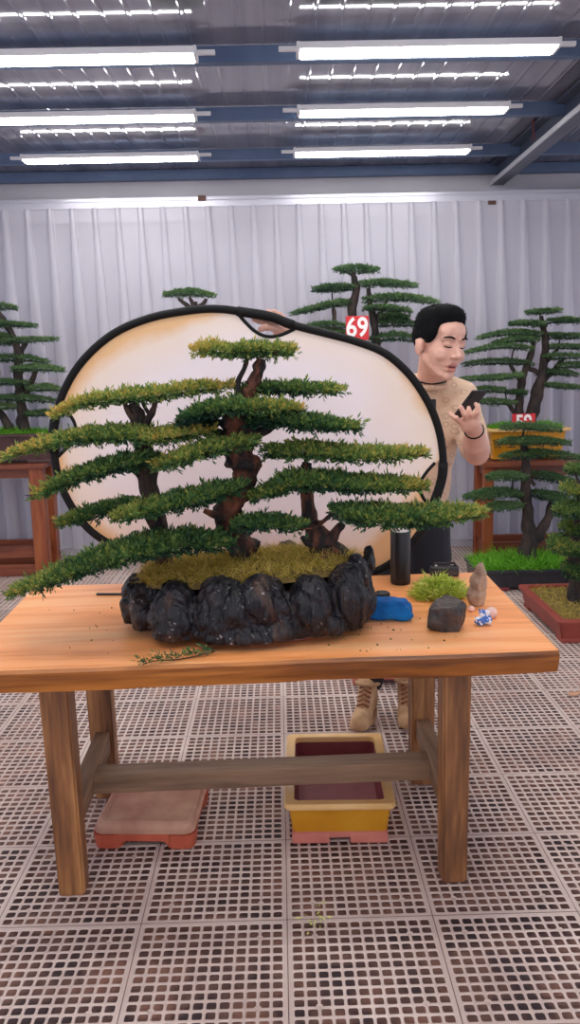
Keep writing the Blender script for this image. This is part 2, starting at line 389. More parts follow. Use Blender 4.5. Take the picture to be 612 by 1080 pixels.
# ================================================================== STRUCTURE
# ---- floor: plastic grating tiles, 12 x 12 openings each
TX0 = P(303, 970, Z=0).x; TY0 = P(303, 970, Z=0).y; T = .40
print('seam', TX0, TY0)
def floor_mesh():
    V = []; Fq = []; Ft = []; base = 0
    bord = .010; pitch = (T-2*bord)/12; hw = pitch*.41; ch = hw*.30; DEP = -.0025
    i0 = math.floor((-3.2-TX0)/T); i1 = math.ceil((3.2-TX0)/T); j0 = math.floor((1.15-TY0)/T); j1 = math.ceil((7.0-TY0)/T)
    g = .0012
    for i in range(i0, i1):
        for j in range(j0, j1):
            x0 = TX0+i*T; y0 = TY0+j*T
            if abs(x0+T/2) > (y0+T)*.46+.55: 
                vs = np.array([(x0+g, y0+g, 0), (x0+T-g, y0+g, 0), (x0+T-g, y0+T-g, 0), (x0+g, y0+T-g, 0)]); V.append(vs)
                Fq.append(np.array([[0, 1, 2, 3]])+base); base += 4; continue
            xs = x0+bord+pitch*(np.arange(12)+.5); ys = y0+bord+pitch*(np.arange(12)+.5)
            cx, cy = [q.ravel() for q in np.meshgrid(xs, ys)]
            n = len(cx); p = pitch/2
            near = True
            outer = np.array([(-p, -p), (p, -p), (p, p), (-p, p)])
            a = hw; c = hw-ch
            octo = np.array([(-c, -a), (c, -a), (a, -c), (a, c), (c, a), (-c, a), (-a, c), (-a, -c)])
            loc = np.vstack([outer, octo, octo*.92]); z = np.array([0]*12+[DEP]*8)
            vs = np.zeros((n, 20, 3)); vs[:, :, 0] = cx[:, None]+loc[None, :, 0]; vs[:, :, 1] = cy[:, None]+loc[None, :, 1]; vs[:, :, 2] = z
            V.append(vs.reshape(-1, 3)); off = (base+20*np.arange(n))[:, None, None]
            q = np.array([(0, 1, 5, 4), (1, 2, 7, 6), (2, 3, 9, 8), (3, 0, 11, 10)]+[(4+k, 4+(k+1) % 8, 12+(k+1) % 8, 12+k) for k in range(8)])
            t = np.array([(1, 6, 5), (2, 8, 7), (3, 10, 9), (0, 4, 11)])
            Fq.append((off+q[None]).reshape(-1, 4)); Ft.append((off+t[None]).reshape(-1, 3)); base += 20*n
            # border strips
            X = [x0+g, x0+bord, x0+T-bord, x0+T-g]; Yy = [y0+g, y0+bord, y0+T-bord, y0+T-g]
            for (a0, a1, b0, b1) in ((0, 3, 0, 1), (0, 3, 2, 3), (0, 1, 1, 2), (2, 3, 1, 2)):
                V.append(np.array([(X[a0], Yy[b0], 0), (X[a1], Yy[b0], 0), (X[a1], Yy[b1], 0), (X[a0], Yy[b1], 0)]))
                Fq.append(np.array([[0, 1, 2, 3]])+base); base += 4
            # round lugs
            for ci in (2, 10):
                for cj in (2, 10):
                    mx, my = x0+bord+pitch*ci, y0+bord+pitch*cj
                    an = np.arange(8)*PI/4; r = pitch*.30
                    ring = np.stack([mx+r*np.cos(an), my+r*np.sin(an), np.full(8, .0015)], 1)
                    ring2 = np.stack([mx+r*.45*np.cos(an), my+r*.45*np.sin(an), np.full(8, .0015)], 1)
                    ring3 = ring2.copy(); ring3[:, 2] = -.004
                    V.append(np.vstack([ring, ring2, ring3]))
                    Fq.append(np.array([(k, (k+1) % 8, 8+(k+1) % 8, 8+k) for k in range(8)]+[(8+k, 8+(k+1) % 8, 16+(k+1) % 8, 16+k) for k in range(8)])+base); base += 24
    V = np.vstack(V); Fq = np.vstack(Fq); Ft = np.vstack(Ft)
    return np_mesh('floor', V, [Fq, Ft])
def np_mesh(name, V, faces):
    me = bpy.data.meshes.new(name); me.vertices.add(len(V)); me.vertices.foreach_set('co', V.astype(np.float32).ravel())
    li = np.concatenate([f.ravel() for f in faces]).astype(np.int32)
    tot = np.concatenate([np.full(len(f), f.shape[1]) for f in faces]).astype(np.int32)
    st = np.concatenate([[0], np.cumsum(tot)[:-1]]).astype(np.int32)
    me.loops.add(len(li)); me.loops.foreach_set('vertex_index', li)
    me.polygons.add(len(tot)); me.polygons.foreach_set('loop_start', st); me.polygons.foreach_set('loop_total', tot)
    me.update(calc_edges=True); me.validate()
    return me
link('floor', floor_mesh(), M['grate'], kind='structure')
mb = MB(); mb.box((-6, -3.2, -.14), (6, 7.3, -.040)); mb.build('subfloor', M['subfloor'], kind='structure')
mb = MB(); mb.box((-3.3, -3.2, -.02), (3.3, TY0+math.floor((1.15-TY0)/T)*T, 0)); mb.build('floor_near', M['grate'], kind='structure')

# ---- back wall, ceiling
WY = 7.05; CZ = 3.006
mb = MB(); mb.box((-4.5, WY, -.05), (4.5, WY+.12, 2.72)); mb.build('wall_back', M['mural'], kind='structure')
mb = MB(); mb.box((-4.5, WY-.03, 2.722), (4.5, WY+.12, CZ)); mb.build('wall_upper', M['wall'], kind='structure')
mb = MB(); mb.box((-4.5, WY-.2, .0), (4.5, WY-.01, .06), .006); mb.build('baseboard_back', M['wall'], kind='structure')
# corrugated sheet with low ribs running front to back
vs = []; fs = []; x = -4.5
prof = []
while x < 4.5:
    prof += [(x, 0), (x+.085, 0), (x+.092, -.002), (x+.103, -.002), (x+.110, 0)]; x += .115
ys = [-3.2, 7.17]
for y in ys:
    for (a, b_) in prof: vs.append((a, y, CZ+b_))
n = len(prof)
fs = [(k, k+1, n+k+1, n+k) for k in range(n-1)]
MB().add(vs, fs).build('ceiling', M['ceiling'], kind='structure', orient=False)
mb = MB(); mb.box((-4.5, -3.2, CZ+.02), (4.5, 7.17, CZ+.1)); mb.build('roof_slab', M['wall'], kind='structure')
# purlins
tube_y = [6.26, 5.285, 4.31, 3.35, 2.3, 1.1, -.2, -1.6]
pur_y = [WY-.12]+[y+.066 for y in tube_y]
for i, y in enumerate(pur_y):
    mb = MB(); h = .074
    mb.box((-4.4, y-.002, CZ-h), (4.4, y+.003, CZ-.004)); mb.box((-4.4, y-.002, CZ-h-.004), (4.4, y+.05, CZ-h+.001)); mb.box((-4.4, y+.045, CZ-h), (4.4, y+.05, CZ-h+.02))
    o = mb.build('trim_%d' % (i+1), M['steel'], kind='structure')
# girder (I-beam) at the right
gx = P(527, 192, Y=6.9).x
def girder(x, name):
    mb = MB(); z1 = CZ-.005
    mb.box((x-.006, -3.1, 2.86), (x+.006, WY-.06, z1)); mb.box((x-.07, -3.1, z1-.02), (x+.07, WY-.06, z1-.006)); mb.box((x-.05, -3.1, 2.852), (x+.055, WY-.06, 2.862))
    o = mb.build(name, M['girder'], kind='structure')
    mb = MB(); mb.box((x-.058, -3.1, 2.846), (x-.046, WY-.06, 2.876), .002); mb.build('girder_lip', M['girder_lip'], o)
girder(gx, 'trim_10')
# curtain rail
zr = P(306, 213, Y=6.88).z
t = thing('curtain_rail', 'long pale aluminium double rail the sheer curtains hang from', 'curtain rail', (0, 6.86, zr))
mb = MB(); mb.box((-4.3, -.05, .0), (4.3, .16, .012), .003); mb.box((-4.3, -.055, -.035), (4.3, -.04, .012), .003); mb.box((-4.3, 0.0, -.03), (4.3, .012, .0))
mb.build('track', M['rail'], t)
mb = MB(); mb.box((-4.3, -.03, .012), (4.3, .02, .05), .008); mb.build('pelmet_tube', M['rail'], t)
for k in range(7):
    mb = MB(); xx = -3.9+k*1.3; mb.box((xx-.02, .0, .05), (xx+.02, .19, .06)); mb.box((xx-.02, .17, .0), (xx+.02, .19, .06)); mb.build('bracket', M['rail'], t)
# small dark clips on purlins and rail
for (px, py, Y, hh) in ((250, 47, 4.48, .05), (262, 153, 6.54, .05), (213, 209, 6.80, .03), (519, 213, 6.80, .02)):
    c = P(px, py, Y=Y)
    mb = MB(); mb.box((-.03, -.006, -.01), (.03, .006, hh), .002); mb.box((-.012, -.012, hh*.3), (.012, .0, hh*.8), .002)
    o = mb.build('clip', M['rust'])
    o.location = (c.x, Y-.012 if Y < 6.7 else Y, c.z-.01)
    tag(o, {250: 'brown rusty clip on the purlin between the nearest two ceiling tubes', 262: 'brown clip on the purlin beside the rearmost left ceiling tube',
            213: 'small dark clip on the curtain rail, left of centre', 519: 'small dark clip on the curtain rail under the girder end'}[px], 'clip')
# red ribbon tied on girder
c = P(548, 160, Y=5.75)
mb = MB()
for s in (-1, 1):
    mb.add([(-.06*s, 0, .07), (-.04*s, .0, .075), (.06*s, -.01, -.07), (.04*s, -.01, -.075)], [(0, 1, 2, 3)])
    mb.add([(-.06*s, .003, .07), (-.04*s, .003, .075), (.06*s, -.007, -.07), (.04*s, -.007, -.075)], [(0, 1, 2, 3)])
o = mb.build('ribbon', M['redrib']); o.location = (gx-.085, 5.75, 2.955); o.rotation_euler = (0, 0, PI/2*.9); tag(o, 'crossed red ribbon tied at the side of the ceiling girder', 'ribbon')

# ---- tube lights
def make_tube(L=1.2):
    t = thing('tube_light', 'x', 'ceiling light', group='tube lights under the purlins')
    mb = MB(); mb.box((-L/2, -.060, -.010), (L/2, .060, .022), .004); mb.build('housing', M['housing'], t)
    mb = MB(); mb.box((-L/2+.01, -.057, -.019), (L/2-.01, .057, -.006), .004); mb.build('diffuser', M['lamp'], t)
    for s in (-1, 1):
        mb = MB(); mb.box((s*L/2-.008, -.061, -.018), (s*L/2+.008, .061, .024), .004); mb.box((s*L/2, -.012, .000), (s*(L/2+.09), .012, .020), .003); mb.build('end_cap', M['housing'], t)
    for xx in (-.28, .28):
        mb = MB(); mb.box((xx-.008, .03, .018), (xx+.008, .058, .03)); mb.build('mounting_clip', M['rust'], t)
    return t
def copy_tree(o, parent=None):
    c = o.copy(); COL.objects.link(c); c.parent = parent
    if o.data: pass
    for ch in [q for q in list(bpy.data.objects) if q.parent == o]: copy_tree(ch, c)
    return c
zl = 2.93
cols = {0: (450, 157.5), 1: (425, 114), 2: (450, 49)}
rowname = ['rearmost', 'second row from the back', 'third row from the back']
first = make_tube()
spots = []
right_c = [P(403, 158, Z=zl+.01), P(425, 114, Z=zl+.01), P(451, 49, Z=zl+.01)]
left_c = [P(117, 165, Z=zl+.01), P(96, 122, Z=zl+.01), P(70, 58, Z=zl+.01)]
for k in range(8):
    xr = sum(p.x for p in right_c)/3; xl = sum(p.x for p in left_c)/3
    if k < 3: spots.append((right_c[k].x, right_c[k].y, k, 'right')); spots.append((left_c[k].x, left_c[k].y, k, 'left'))
    else: spots.append((xr, tube_y[k], k, 'right')); spots.append((xl, tube_y[k], k, 'left'))
print('tubes', [(round(a, 2), round(b_, 2)) for a, b_, c_, d_ in spots])
for i, (x, y, k, side) in enumerate(spots):
    o = first if i == 0 else copy_tree(first)
    o.location = (x, y, zl)
    if k < 3: o['label'] = '%s-hand white tube light in the %s' % (side, ('rearmost ceiling row, nearest the curtains', 'middle of the three visible ceiling rows', 'topmost visible ceiling row of the photo')[k])
    else: o['label'] = '%s-hand white tube light %s' % (side, ('just above the top edge of the photo', 'overhead in front of the workbench', 'directly over the camera', 'overhead just behind the camera', 'at the far end behind the camera')[k-3])

# ---- curtains
def curtain(x0, x1, label, seed, pitch=.172, yb=6.80):
    nx = int((x1-x0)/.008); nz = 40; ztop = zr-.045; zbot = .075; vs = []
    t = thing('sheer_curtain', label, 'curtain', ((x0+x1)/2, yb, 0), 0, 'white sheer curtains along the back wall')
    rnd = random.Random(seed); ph = [rnd.uniform(-.012, .012) for _ in range(200)]; am = [rnd.uniform(.85, 1.2) for _ in range(200)]
    for j in range(nz+1):
        v = j/nz; z = ztop+(zbot-ztop)*v
        for i in range(nx+1):
            x = x0+(x1-x0)*i/nx
            u = (x-x0)/pitch; k = int(math.floor(u)) % 200; f = u-math.floor(u)-.5+ph[k]*2*v
            wv = .10+.07*min(1, v*2.2)
            d = abs(f)/wv
            y = 0
            xo = 0
            if d < 1:
                s = (1-d*d)
                y = -(.028+.032*min(1, v*3))*am[k]*s
                xo = .035*math.sin(f/wv*PI)*min(1, .2+v*2)*am[k]     # folded-over pleat
            y += .004*math.sin(x*9+v*3)*v+.002*math.sin(x*23+v*5)
            vs.append((x+xo+.07*v-(x0+x1)/2, y, z))
    w_ = nx+1
    fs = [(j*w_+i, j*w_+i+1, (j+1)*w_+i+1, (j+1)*w_+i) for j in range(nz) for i in range(nx)]
    me = np_mesh('drape', np.array(vs), [np.array(fs)]); link('drape', me, M['curtain'], t, True)
    # heading tape, doubled fabric
    nh = nx; hv = []
    for (zz, yy) in ((ztop+.012, .006), (ztop-.085, .012)):
        for i in range(nh+1):
            k = i; hv.append((vs[i][0], vs[i][1]+yy, zz))
    link('heading_tape', np_mesh('heading_tape', np.array(hv), [np.array([(i, i+1, nh+2+i, nh+1+i) for i in range(nh)])]), M['curtain'], t, True)
    return t
cb = [-4.2+.172*k for k in (0, 13, 21, 28, 34, 48)]
for k, (lab) in enumerate(('white sheer curtain at the far left, partly outside the photo', 'white sheer curtain behind the left half of the oval backdrop',
        'white sheer curtain behind the tree with the 69 card', 'white sheer curtain behind the man and his phone', 'white sheer curtain behind the tree in the yellow pot, at the right')):
    curtain(cb[k], cb[k+1], lab, k+1)

# ================================================================== TABLE
TZ = .75
FL = P(0, 709.5, Z=TZ); FR = P(587, 688, Z=TZ); BL = P(38, 619.5, Z=TZ); BR = P(518, 603, Z=TZ)
print('table', FL, FR, BL, BR)
ang = math.atan2(FR.y-FL.y, FR.x-FL.x); print('table ang', math.degrees(ang))
t = thing('work_table', 'long wooden workbench with a thick orange plank top and square legs', 'table', (-.06, 2.53, 0), ang)
Rt = Matrix.Rotation(-ang, 3, 'Z')
def tl(p): return Rt @ (Vector(p)-Vector((-.06, 2.53, 0)))
TH = .062; hw, hd = .80, .435
# top: subdivided slab with a gently wavy (live) front edge
bm = bmesh.new(); nx = 60; rnd = random.Random(3)
prof = [(-hd+.006, 0), (-hd-.002, -.008), (-hd+.001, -.03), (-hd+.012, -TH), (hd-.006, -TH), (hd, -.03), (hd, -.006), (hd-.006, 0)]
vs = []
for i in range(nx+1):
    for k, (y, z) in enumerate(prof):
        x = -hw+(2*hw-.018-.018*(1 if y < 0 else -1))*i/nx
        wv = .006*noise.noise(Vector((x*3, 1, 0)))+.002*noise.noise(Vector((x*14, 2, 0)))
        e = 0
        vs.append((x, y+(wv if k < 4 else 0), TZ+z+(wv*.8 if k in (3,) else 0)+e))
n = len(prof)
fs = [(i*n+k, (i+1)*n+k, (i+1)*n+(k+1) % n, i*n+(k+1) % n) for i in range(nx) for k in range(n)]
fs += [tuple(range(n)), tuple(nx*n+k for k in range(n))[::-1]]
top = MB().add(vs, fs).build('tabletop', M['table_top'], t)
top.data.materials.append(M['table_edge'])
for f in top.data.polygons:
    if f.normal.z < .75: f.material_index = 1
legs = {'fl': (P(76, 946, Z=0), .038), 'fr': (P(480, 932, Z=0), .037), 'rl': (P(110, 850, Z=0), .040), 'rr': (P(448, 832, Z=0), .040)}
LP = {}
for k, (p, r) in legs.items():
    q = tl(p); q.y += r
    if k in ('rl', 'rr'): q.y = hd-.09
    LP[k] = q; print(k, q)
    mb = MB(); sx = (-.012 if k[1] == 'l' else .0)
    bm = bmesh.new(); bmesh.ops.create_cube(bm, size=1)
    for v in bm.verts:
        top_ = v.co.z > 0
        rr = r*(1.1 if top_ else .98)
        v.co = Vector((q.x+v.co.x*2*rr+(sx if top_ else 0), q.y+v.co.y*2*rr, (TZ-TH) if top_ else 0))
    bmesh.ops.bevel(bm, geom=bm.edges[:], offset=.006, segments=2, affect='EDGES')
    mb.frombm(bm); mb.build('leg', M['leg'], t)
for s, a, b_ in ((-1, 'fl', 'rl'), (1, 'fr', 'rr')):
    xc = (LP[a].x+LP[b_].x)/2
    A = LP[a]; B = LP[b_]
    mb = MB(); bm = bmesh.new(); bmesh.ops.create_cube(bm, size=1)
    for v in bm.verts:
        f_ = v.co.y < 0; Q = A if f_ else B
        v.co = Vector((Q.x+v.co.x*.05, Q.y+(.034 if f_ else -.034), .215+v.co.z*.075))
    bmesh.ops.bevel(bm, geom=bm.edges[:], offset=.003, segments=1, affect='EDGES'); mb.frombm(bm)
    mb.build('side_rail', M['barY'], t)
ym = (LP['fl'].y+LP['rl'].y)/2-.02
mb = MB(); mb.box(((LP['fl'].x+LP['rl'].x)/2+.02, ym-.04, .178), ((LP['fr'].x+LP['rr'].x)/2-.02, ym+.04, .240), .004); mb.build('stretcher', M['bar'], t)

# ================================================================== FOLIAGE TOOLS
def sprig_mesh(name, C, D, length, width, nl, tint, rng, spread=.75, stem=1.6):
    """leafy sprigs: C positions (n,3), D growth directions (n,3); nl leaves on each"""
    n = len(C)
    D = D/np.linalg.norm(D, axis=1, keepdims=True)
    a = np.cross(D, rng.normal(size=(n, 3))); a /= np.linalg.norm(a, axis=1, keepdims=True)+1e-9
    b = np.cross(D, a)
    L = length*rng.uniform(.7, 1.3, size=(n, 1))*np.where(rng.uniform(size=(n, 1)) < .08, 1.5, 1.0)
    k = np.arange(nl)
    th = k*2.4+rng.uniform(0, 6.28, size=(n, 1))
    hgt = (k/(nl-1 if nl > 1 else 1))**1.0
    rad = a[:, None]*np.cos(th)[..., None]+b[:, None]*np.sin(th)[..., None]
    base = C[:, None]+D[:, None]*(L[:, None]*stem*hgt[None, :, None])
    sp = (spread*(1.15-hgt))[None, :, None]
    ld = D[:, None]*(1-.35*sp)+rad*sp; ld /= np.linalg.norm(ld, axis=2, keepdims=True)
    side = np.cross(ld, rng.normal(size=ld.shape)); side /= np.linalg.norm(side, axis=2, keepdims=True)+1e-9
    LL = L[:, None]*rng.uniform(.75, 1.2, size=(n, nl, 1)); W = width*rng.uniform(.8, 1.2, size=(n, nl, 1))
    p0 = base; p1 = base+ld*LL*.5+side*W; p2 = base+ld*LL; p3 = base+ld*LL*.5-side*W
    V = np.stack([p0, p1, p2, p3], 2).reshape(-1, 3)
    Fq = np.arange(len(V)).reshape(-1, 4)
    me = np_mesh(name, V, [Fq])
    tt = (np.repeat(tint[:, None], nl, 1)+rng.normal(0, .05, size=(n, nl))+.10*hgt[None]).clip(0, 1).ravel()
    at = me.attributes.new('tint', 'FLOAT', 'FACE'); at.data.foreach_set('value', tt.astype(np.float32)[:len(me.polygons)])
    return me
def pad_points(sp, Y, depth, n, rng, yslope=0.0, under=.22):
    """sp: [(px,py,half px)] along the pad; returns points, up-normals, t"""
    S = np.array(smooth_line(sp, 8)); 
    SC_H = .64 if Y < 4 else .85
    W3 = np.array([tuple(P(a, b_, Y=Y+yslope*(a-S[:, 0].mean())*mpp(Y))) for a, b_, c in S]); H = np.maximum(S[:, 2]*SC_H, 1.2)*mpp(Y)
    seg = np.linalg.norm(np.diff(W3, axis=0), axis=1); cum = np.concatenate([[0], np.cumsum(seg)]); tot = cum[-1]
    tc = cum/tot; hmax = H.max()
    dep = depth*(np.clip(np.sin(np.clip(tc, 0.0, 1.0)*PI), 0, 1)**.55*.75+.25*H/hmax)
    dens = np.maximum(dep, .02); cd_ = np.concatenate([[0], np.cumsum((dens[1:]+dens[:-1])/2*seg)]); cd_ /= cd_[-1]
    u = np.interp(rng.uniform(size=n), cd_, tc)
    x = np.interp(u, tc, W3[:, 0]); z = np.interp(u, tc, W3[:, 2]); y = np.interp(u, tc, W3[:, 1])
    h = np.interp(u, tc, H); dd = np.interp(u, tc, dep)
    v = rng.uniform(-1, 1, size=n)
    e = np.sqrt(np.maximum(0, 1-v*v)); s = np.where(rng.uniform(size=n) < under, -.55*rng.uniform(.2, 1, size=n), rng.uniform(.35, 1, size=n)**.6)
    # clumpy tufts
    cl = np.sin(x*70+y*23+sp[0][0])*np.sin(y*64+x*17)*.5+.5
    pz = z+h*(e*s*(.62+.38*cl)-.25)
    C = np.stack([x, y+v*dd, pz], 1)
    tdir = np.stack([np.gradient(W3[:, 0], tc), np.gradient(W3[:, 1], tc), np.gradient(W3[:, 2], tc)], 1)
    return C, v, s, u, (W3, H, dep, tc)
def foliage(name, parent_trunk, sp, Y, depth, n, leaf, rng, base=.42, tips=(0, 0), nl=6, m=None, off=(0, 0, 0), yslope=0):
    C, v, s, u, info = pad_points(sp, Y, depth, n, rng, yslope)
    up = np.where(s > 0, 1.0, -.15)
    D = np.stack([rng.normal(0, .55, n)+(u-.5)*1.1, v*.9+rng.normal(0, .35, n), up*.75+rng.normal(0, .25, n)], 1)
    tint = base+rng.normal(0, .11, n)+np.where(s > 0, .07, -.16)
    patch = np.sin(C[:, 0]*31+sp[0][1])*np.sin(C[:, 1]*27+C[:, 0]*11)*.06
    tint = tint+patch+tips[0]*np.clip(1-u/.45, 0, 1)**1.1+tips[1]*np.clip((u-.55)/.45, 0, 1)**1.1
    C = C-np.array(off)
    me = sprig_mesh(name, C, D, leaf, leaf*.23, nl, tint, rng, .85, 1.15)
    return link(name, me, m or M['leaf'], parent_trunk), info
def near_on(poly, p):
    best = None
    for i in range(len(poly)-1):
        a, b_ = poly[i], poly[i+1]; ab = b_-a; t = max(0, min(1, (p-a).dot(ab)/max(ab.length_squared, 1e-9))); q = a+ab*t
        d = (q-p).length
        if best is None or d < best[0]: best = (d, q)
    return best[1]
def trunk_tube(mb, pts, Y, wob=.35, seed=0, seg=14, yoff=None):
    S = smooth_line(pts, 5)
    L = [P(a, b_, Y=Y) for a, b_, r in S]; R = [r*mpp(Y) for a, b_, r in S]
    mb.tube(L, R, seg, wob, seed); return L
def branches(mb, info, trunk_poly, rng, r0, off=(0, 0, 0), twigs=5):
    W3, H, dep, tc = info
    mid = [Vector(W3[i]) - Vector((0, 0, H[i]*.45)) for i in range(len(W3))]
    # main limb from the trunk into the pad
    dists = [(near_on(trunk_poly, m_)-m_).length for m_ in mid]; i0 = int(np.argmin(dists))
    st = near_on(trunk_poly, mid[i0]-Vector((0, 0, .03))); 
    if dists[i0] > .02:
        e = mid[i0]; c = st.lerp(e, .5)+Vector((0, 0, -.012))
        mb.tube([st, c, e], [r0*1.3, r0*1.1, r0], 7, .2, i0)
    for rngi in (range(i0, len(mid)), range(i0, -1, -1)):
        L = [mid[i] for i in rngi]
        if len(L) > 2:
            L = L[:max(3, int(len(L)*.92))]; L = L[::3]+[L[-1]]
            mb.tube(L, [r0*(1-.85*k/(len(L)-1)) for k in range(len(L))], 6, .2, 3)
    for k in range(twigs):
        i = int(rng.integers(2, len(mid)-2)); a = mid[i]
        e = a+Vector((float(rng.normal(0, .03)), float(rng.choice([-1, 1]))*dep[i]*.8, H[i]*.4))
        mb.tube([a, a.lerp(e, .5)+Vector((0, 0, -.004)), e], [r0*.5, r0*.4, r0*.2], 5)

# ================================================================== MAIN ROCK-POT BONSAI
BY = 2.42
root = thing('bonsai', 'large three-trunk bonsai with yellow-green tiered pads in a black stone pot on the table', 'bonsai', (.02-.08, BY, TZ))
ro = Vector(root.location)
rng = np.random.default_rng(7)
def lump(mb, px, py, rx, ry, Y, ryd=None, tilt=0, sub=3):
    c = P(px, py, Y=Y); k = mpp(Y); Mx = Matrix.Rotation(tilt, 3, 'Y')
    mb.ico(c-ro, (rx*k, (ryd or .055), ry*k), sub, Mx)
mb = MB()
front = [(141, 634, 14, 30, 2.42, .06, .1), (152, 648, 15, 28, 2.36, .06, -.25), (160, 622, 22, 16, 2.40, .06, 0), (186, 652, 29, 38, 2.27, .07, -.05), (187, 632, 20, 22, 2.28, .06, .1),
         (240, 648, 38, 36, 2.24, .075, -.55), (232, 632, 24, 24, 2.25, .07, 0), (255, 668, 55, 20, 2.24, .08, .05), (275, 634, 22, 29, 2.235, .07, -.1), (300, 648, 14, 42, 2.25, .06, -.35), (285, 664, 40, 20, 2.26, .08, -.1),
         (328, 640, 25, 36, 2.25, .07, -.08), (345, 655, 22, 22, 2.28, .07, -.4), (310, 660, 26, 22, 2.28, .08, -.2), (366, 632, 22, 38, 2.30, .07, -.05), (380, 628, 16, 38, 2.37, .06, .0), (387, 600, 8, 27, 2.38, .035, .12), (376, 606, 12, 22, 2.33, .04, .0)]
for (a, b_, c, d, Y, dy, ti) in front: lump(mb, a, b_, c, d, Y, dy, ti)
# inner basin and the back ring
for (a, b_, c, d, Y) in ((180, 640, 45, 22, 2.42), (240, 650, 60, 26, 2.42), (300, 648, 60, 26, 2.42), (350, 636, 38, 26, 2.42)): lump(mb, a, b_, c, d, Y, .14)
for k in range(8): lump(mb, 165+k*28, 612-(k-3.5)*1.2, 22, 22, 2.60-.012*abs(k-3.5)**1.6, .06)
lump(mb, 303, 577, 9, 6, 2.60, .03); lump(mb, 170, 598, 14, 10, 2.56, .04); lump(mb, 212, 590, 10, 7, 2.58, .03)
zmin = .022
def dsp(co):
    q = Vector(co)
    a = noise.noise(q*14)*.008
    b_ = -max(0, .25-abs(noise.noise(Vector((q.x*22+q.z*6, q.y*20, q.z*9-q.x*5))+Vector((5, 3, 1)))))*.035
    c = noise.noise(q*60)*.003-max(0, .2-abs(noise.noise(Vector((q.x*50, q.y*50, q.z*24)))))*.012
    return a+b_+c+.003
me = remesh(mb, .0055, 2, dsp)
for v in me.vertices: v.co.z = max(v.co.z, zmin)
link('rock_pot', me, M['potrock'], root, True, label='black wrinkled rock-like pot')
c = P(285, 684, Y=2.36)-ro
mb = MB(); bm = bmesh.new(); bmesh.ops.create_cone(bm, cap_ends=True, segments=40, radius1=.115, radius2=.135, depth=.03)
for v in bm.verts: v.co = Vector((v.co.x*1.25+c.x, v.co.y*.75+(2.33-ro.y), v.co.z+.015+.0015))
bmesh.ops.bevel(bm, geom=bm.edges[:], offset=.004, segments=2, affect='EDGES') if False else None
mb.frombm(bm); mb.build('foot', M['mauve'], root, label='reddish clay foot')
# moss mound
mossline = [(152, 604), (185, 600), (220, 598), (260, 596), (300, 592), (340, 588), (378, 590)]
ml = [P(a, b_, Y=2.42)-ro for a, b_ in mossline]
vs = []; nxm, nym = 50, 18
def mossz(u, v):
    f = u*(len(ml)-1); i = min(int(f), len(ml)-2); p = ml[i].lerp(ml[i+1], f-i)
    hh = .02+.03*math.sin(PI*u)**.5+.012*noise.noise(Vector((u*9, v*3, 0)))
    e = math.sqrt(max(0, 1-v*v))
    yy = v*(.155*math.sin(PI*min(max(u, .02), .98))**.35)
    return Vector((p.x, p.y+yy, p.z-.028+hh*e))
for j in range(nym+1):
    for i in range(nxm+1): vs.append(mossz(i/nxm, -1+2*j/nym))
fs = [(j*(nxm+1)+i, j*(nxm+1)+i+1, (j+1)*(nxm+1)+i+1, (j+1)*(nxm+1)+i) for j in range(nym) for i in range(nxm)]
mo = MB().add(vs, fs).build('soil_mound', M['soil'], root, True)
def strands(name, fn, n, L, Wd, parent, m, rng, lay=.5, tint=.45):
    C = np.array([tuple(fn(float(rng.uniform()), float(rng.uniform(-.98, .98)))) for _ in range(n)])
    D = rng.normal(0, lay, size=(n, 3)); D[:, 2] = np.abs(D[:, 2])*.6+.35
    D /= np.linalg.norm(D, axis=1, keepdims=True)
    side = np.cross(D, rng.normal(size=(n, 3))); side /= np.linalg.norm(side, axis=1, keepdims=True)
    Ls = L*rng.uniform(.5, 1.4, size=(n, 1)); bend = rng.normal(0, .35, size=(n, 3)); bend[:, 2] -= .35
    p1 = C+D*Ls*.5; p2 = C+D*Ls+bend*Ls*.5
    V = np.stack([C-side*Wd, C+side*Wd, p1+side*Wd*.8, p1-side*Wd*.8, p2+side*Wd*.25, p2-side*Wd*.25], 1).reshape(-1, 3)
    i = np.arange(n)[:, None]*6
    Fq = np.concatenate([i+np.array([[0, 1, 2, 3]]), i+np.array([[3, 2, 4, 5]])])
    me = np_mesh(name, V, [Fq]); tt = np.tile((tint+rng.normal(0, .2, n)).clip(0, 1), 2)
    at = me.attributes.new('tint', 'FLOAT', 'FACE'); at.data.foreach_set('value', tt.astype(np.float32))
    return link(name, me, m, parent)
strands('moss', mossz, 9000, .034, .0010, root, M['moss'], rng, .8, .5)

def nodes(l): return l
T1 = [(177, 612, 10), (173, 585, 9), (170, 560, 9), (160, 530, 10), (155, 500, 10), (154, 475, 9), (149, 455, 9), (145, 438, 7), (140, 425, 5)]
T1b = [[(150, 452, 4), (158, 440, 4), (163, 428, 3), (164, 418, 2)], [(146, 448, 4), (136, 436, 3), (131, 424, 2)], [(156, 500, 4), (168, 488, 4), (180, 480, 3)], [(155, 512, 3), (145, 500, 3), (136, 494, 2)], [(160, 440, 2), (152, 428, 2), (150, 418, 1.5)]]
T2 = [(262, 604, 19), (256, 588, 15), (248, 568, 13), (241, 548, 11), (243, 532, 13), (254, 515, 12), (258, 498, 13), (254, 482, 17), (250, 465, 17), (252, 448, 16), (258, 432, 11), (262, 415, 8), (268, 402, 6.5), (272, 390, 6), (275, 378, 5)]
T2b = [[(255, 425, 5), (250, 412, 3.5), (252, 400, 3), (258, 388, 2.5), (261, 378, 2)], [(248, 540, 9), (238, 532, 8), (234, 524, 4)], [(250, 470, 9), (236, 462, 6), (222, 452, 3)], [(258, 470, 10), (272, 458, 6), (290, 450, 3)], [(244, 560, 8), (258, 556, 5), (275, 553, 3)], [(244, 545, 6), (232, 545, 4), (215, 538, 3)]]
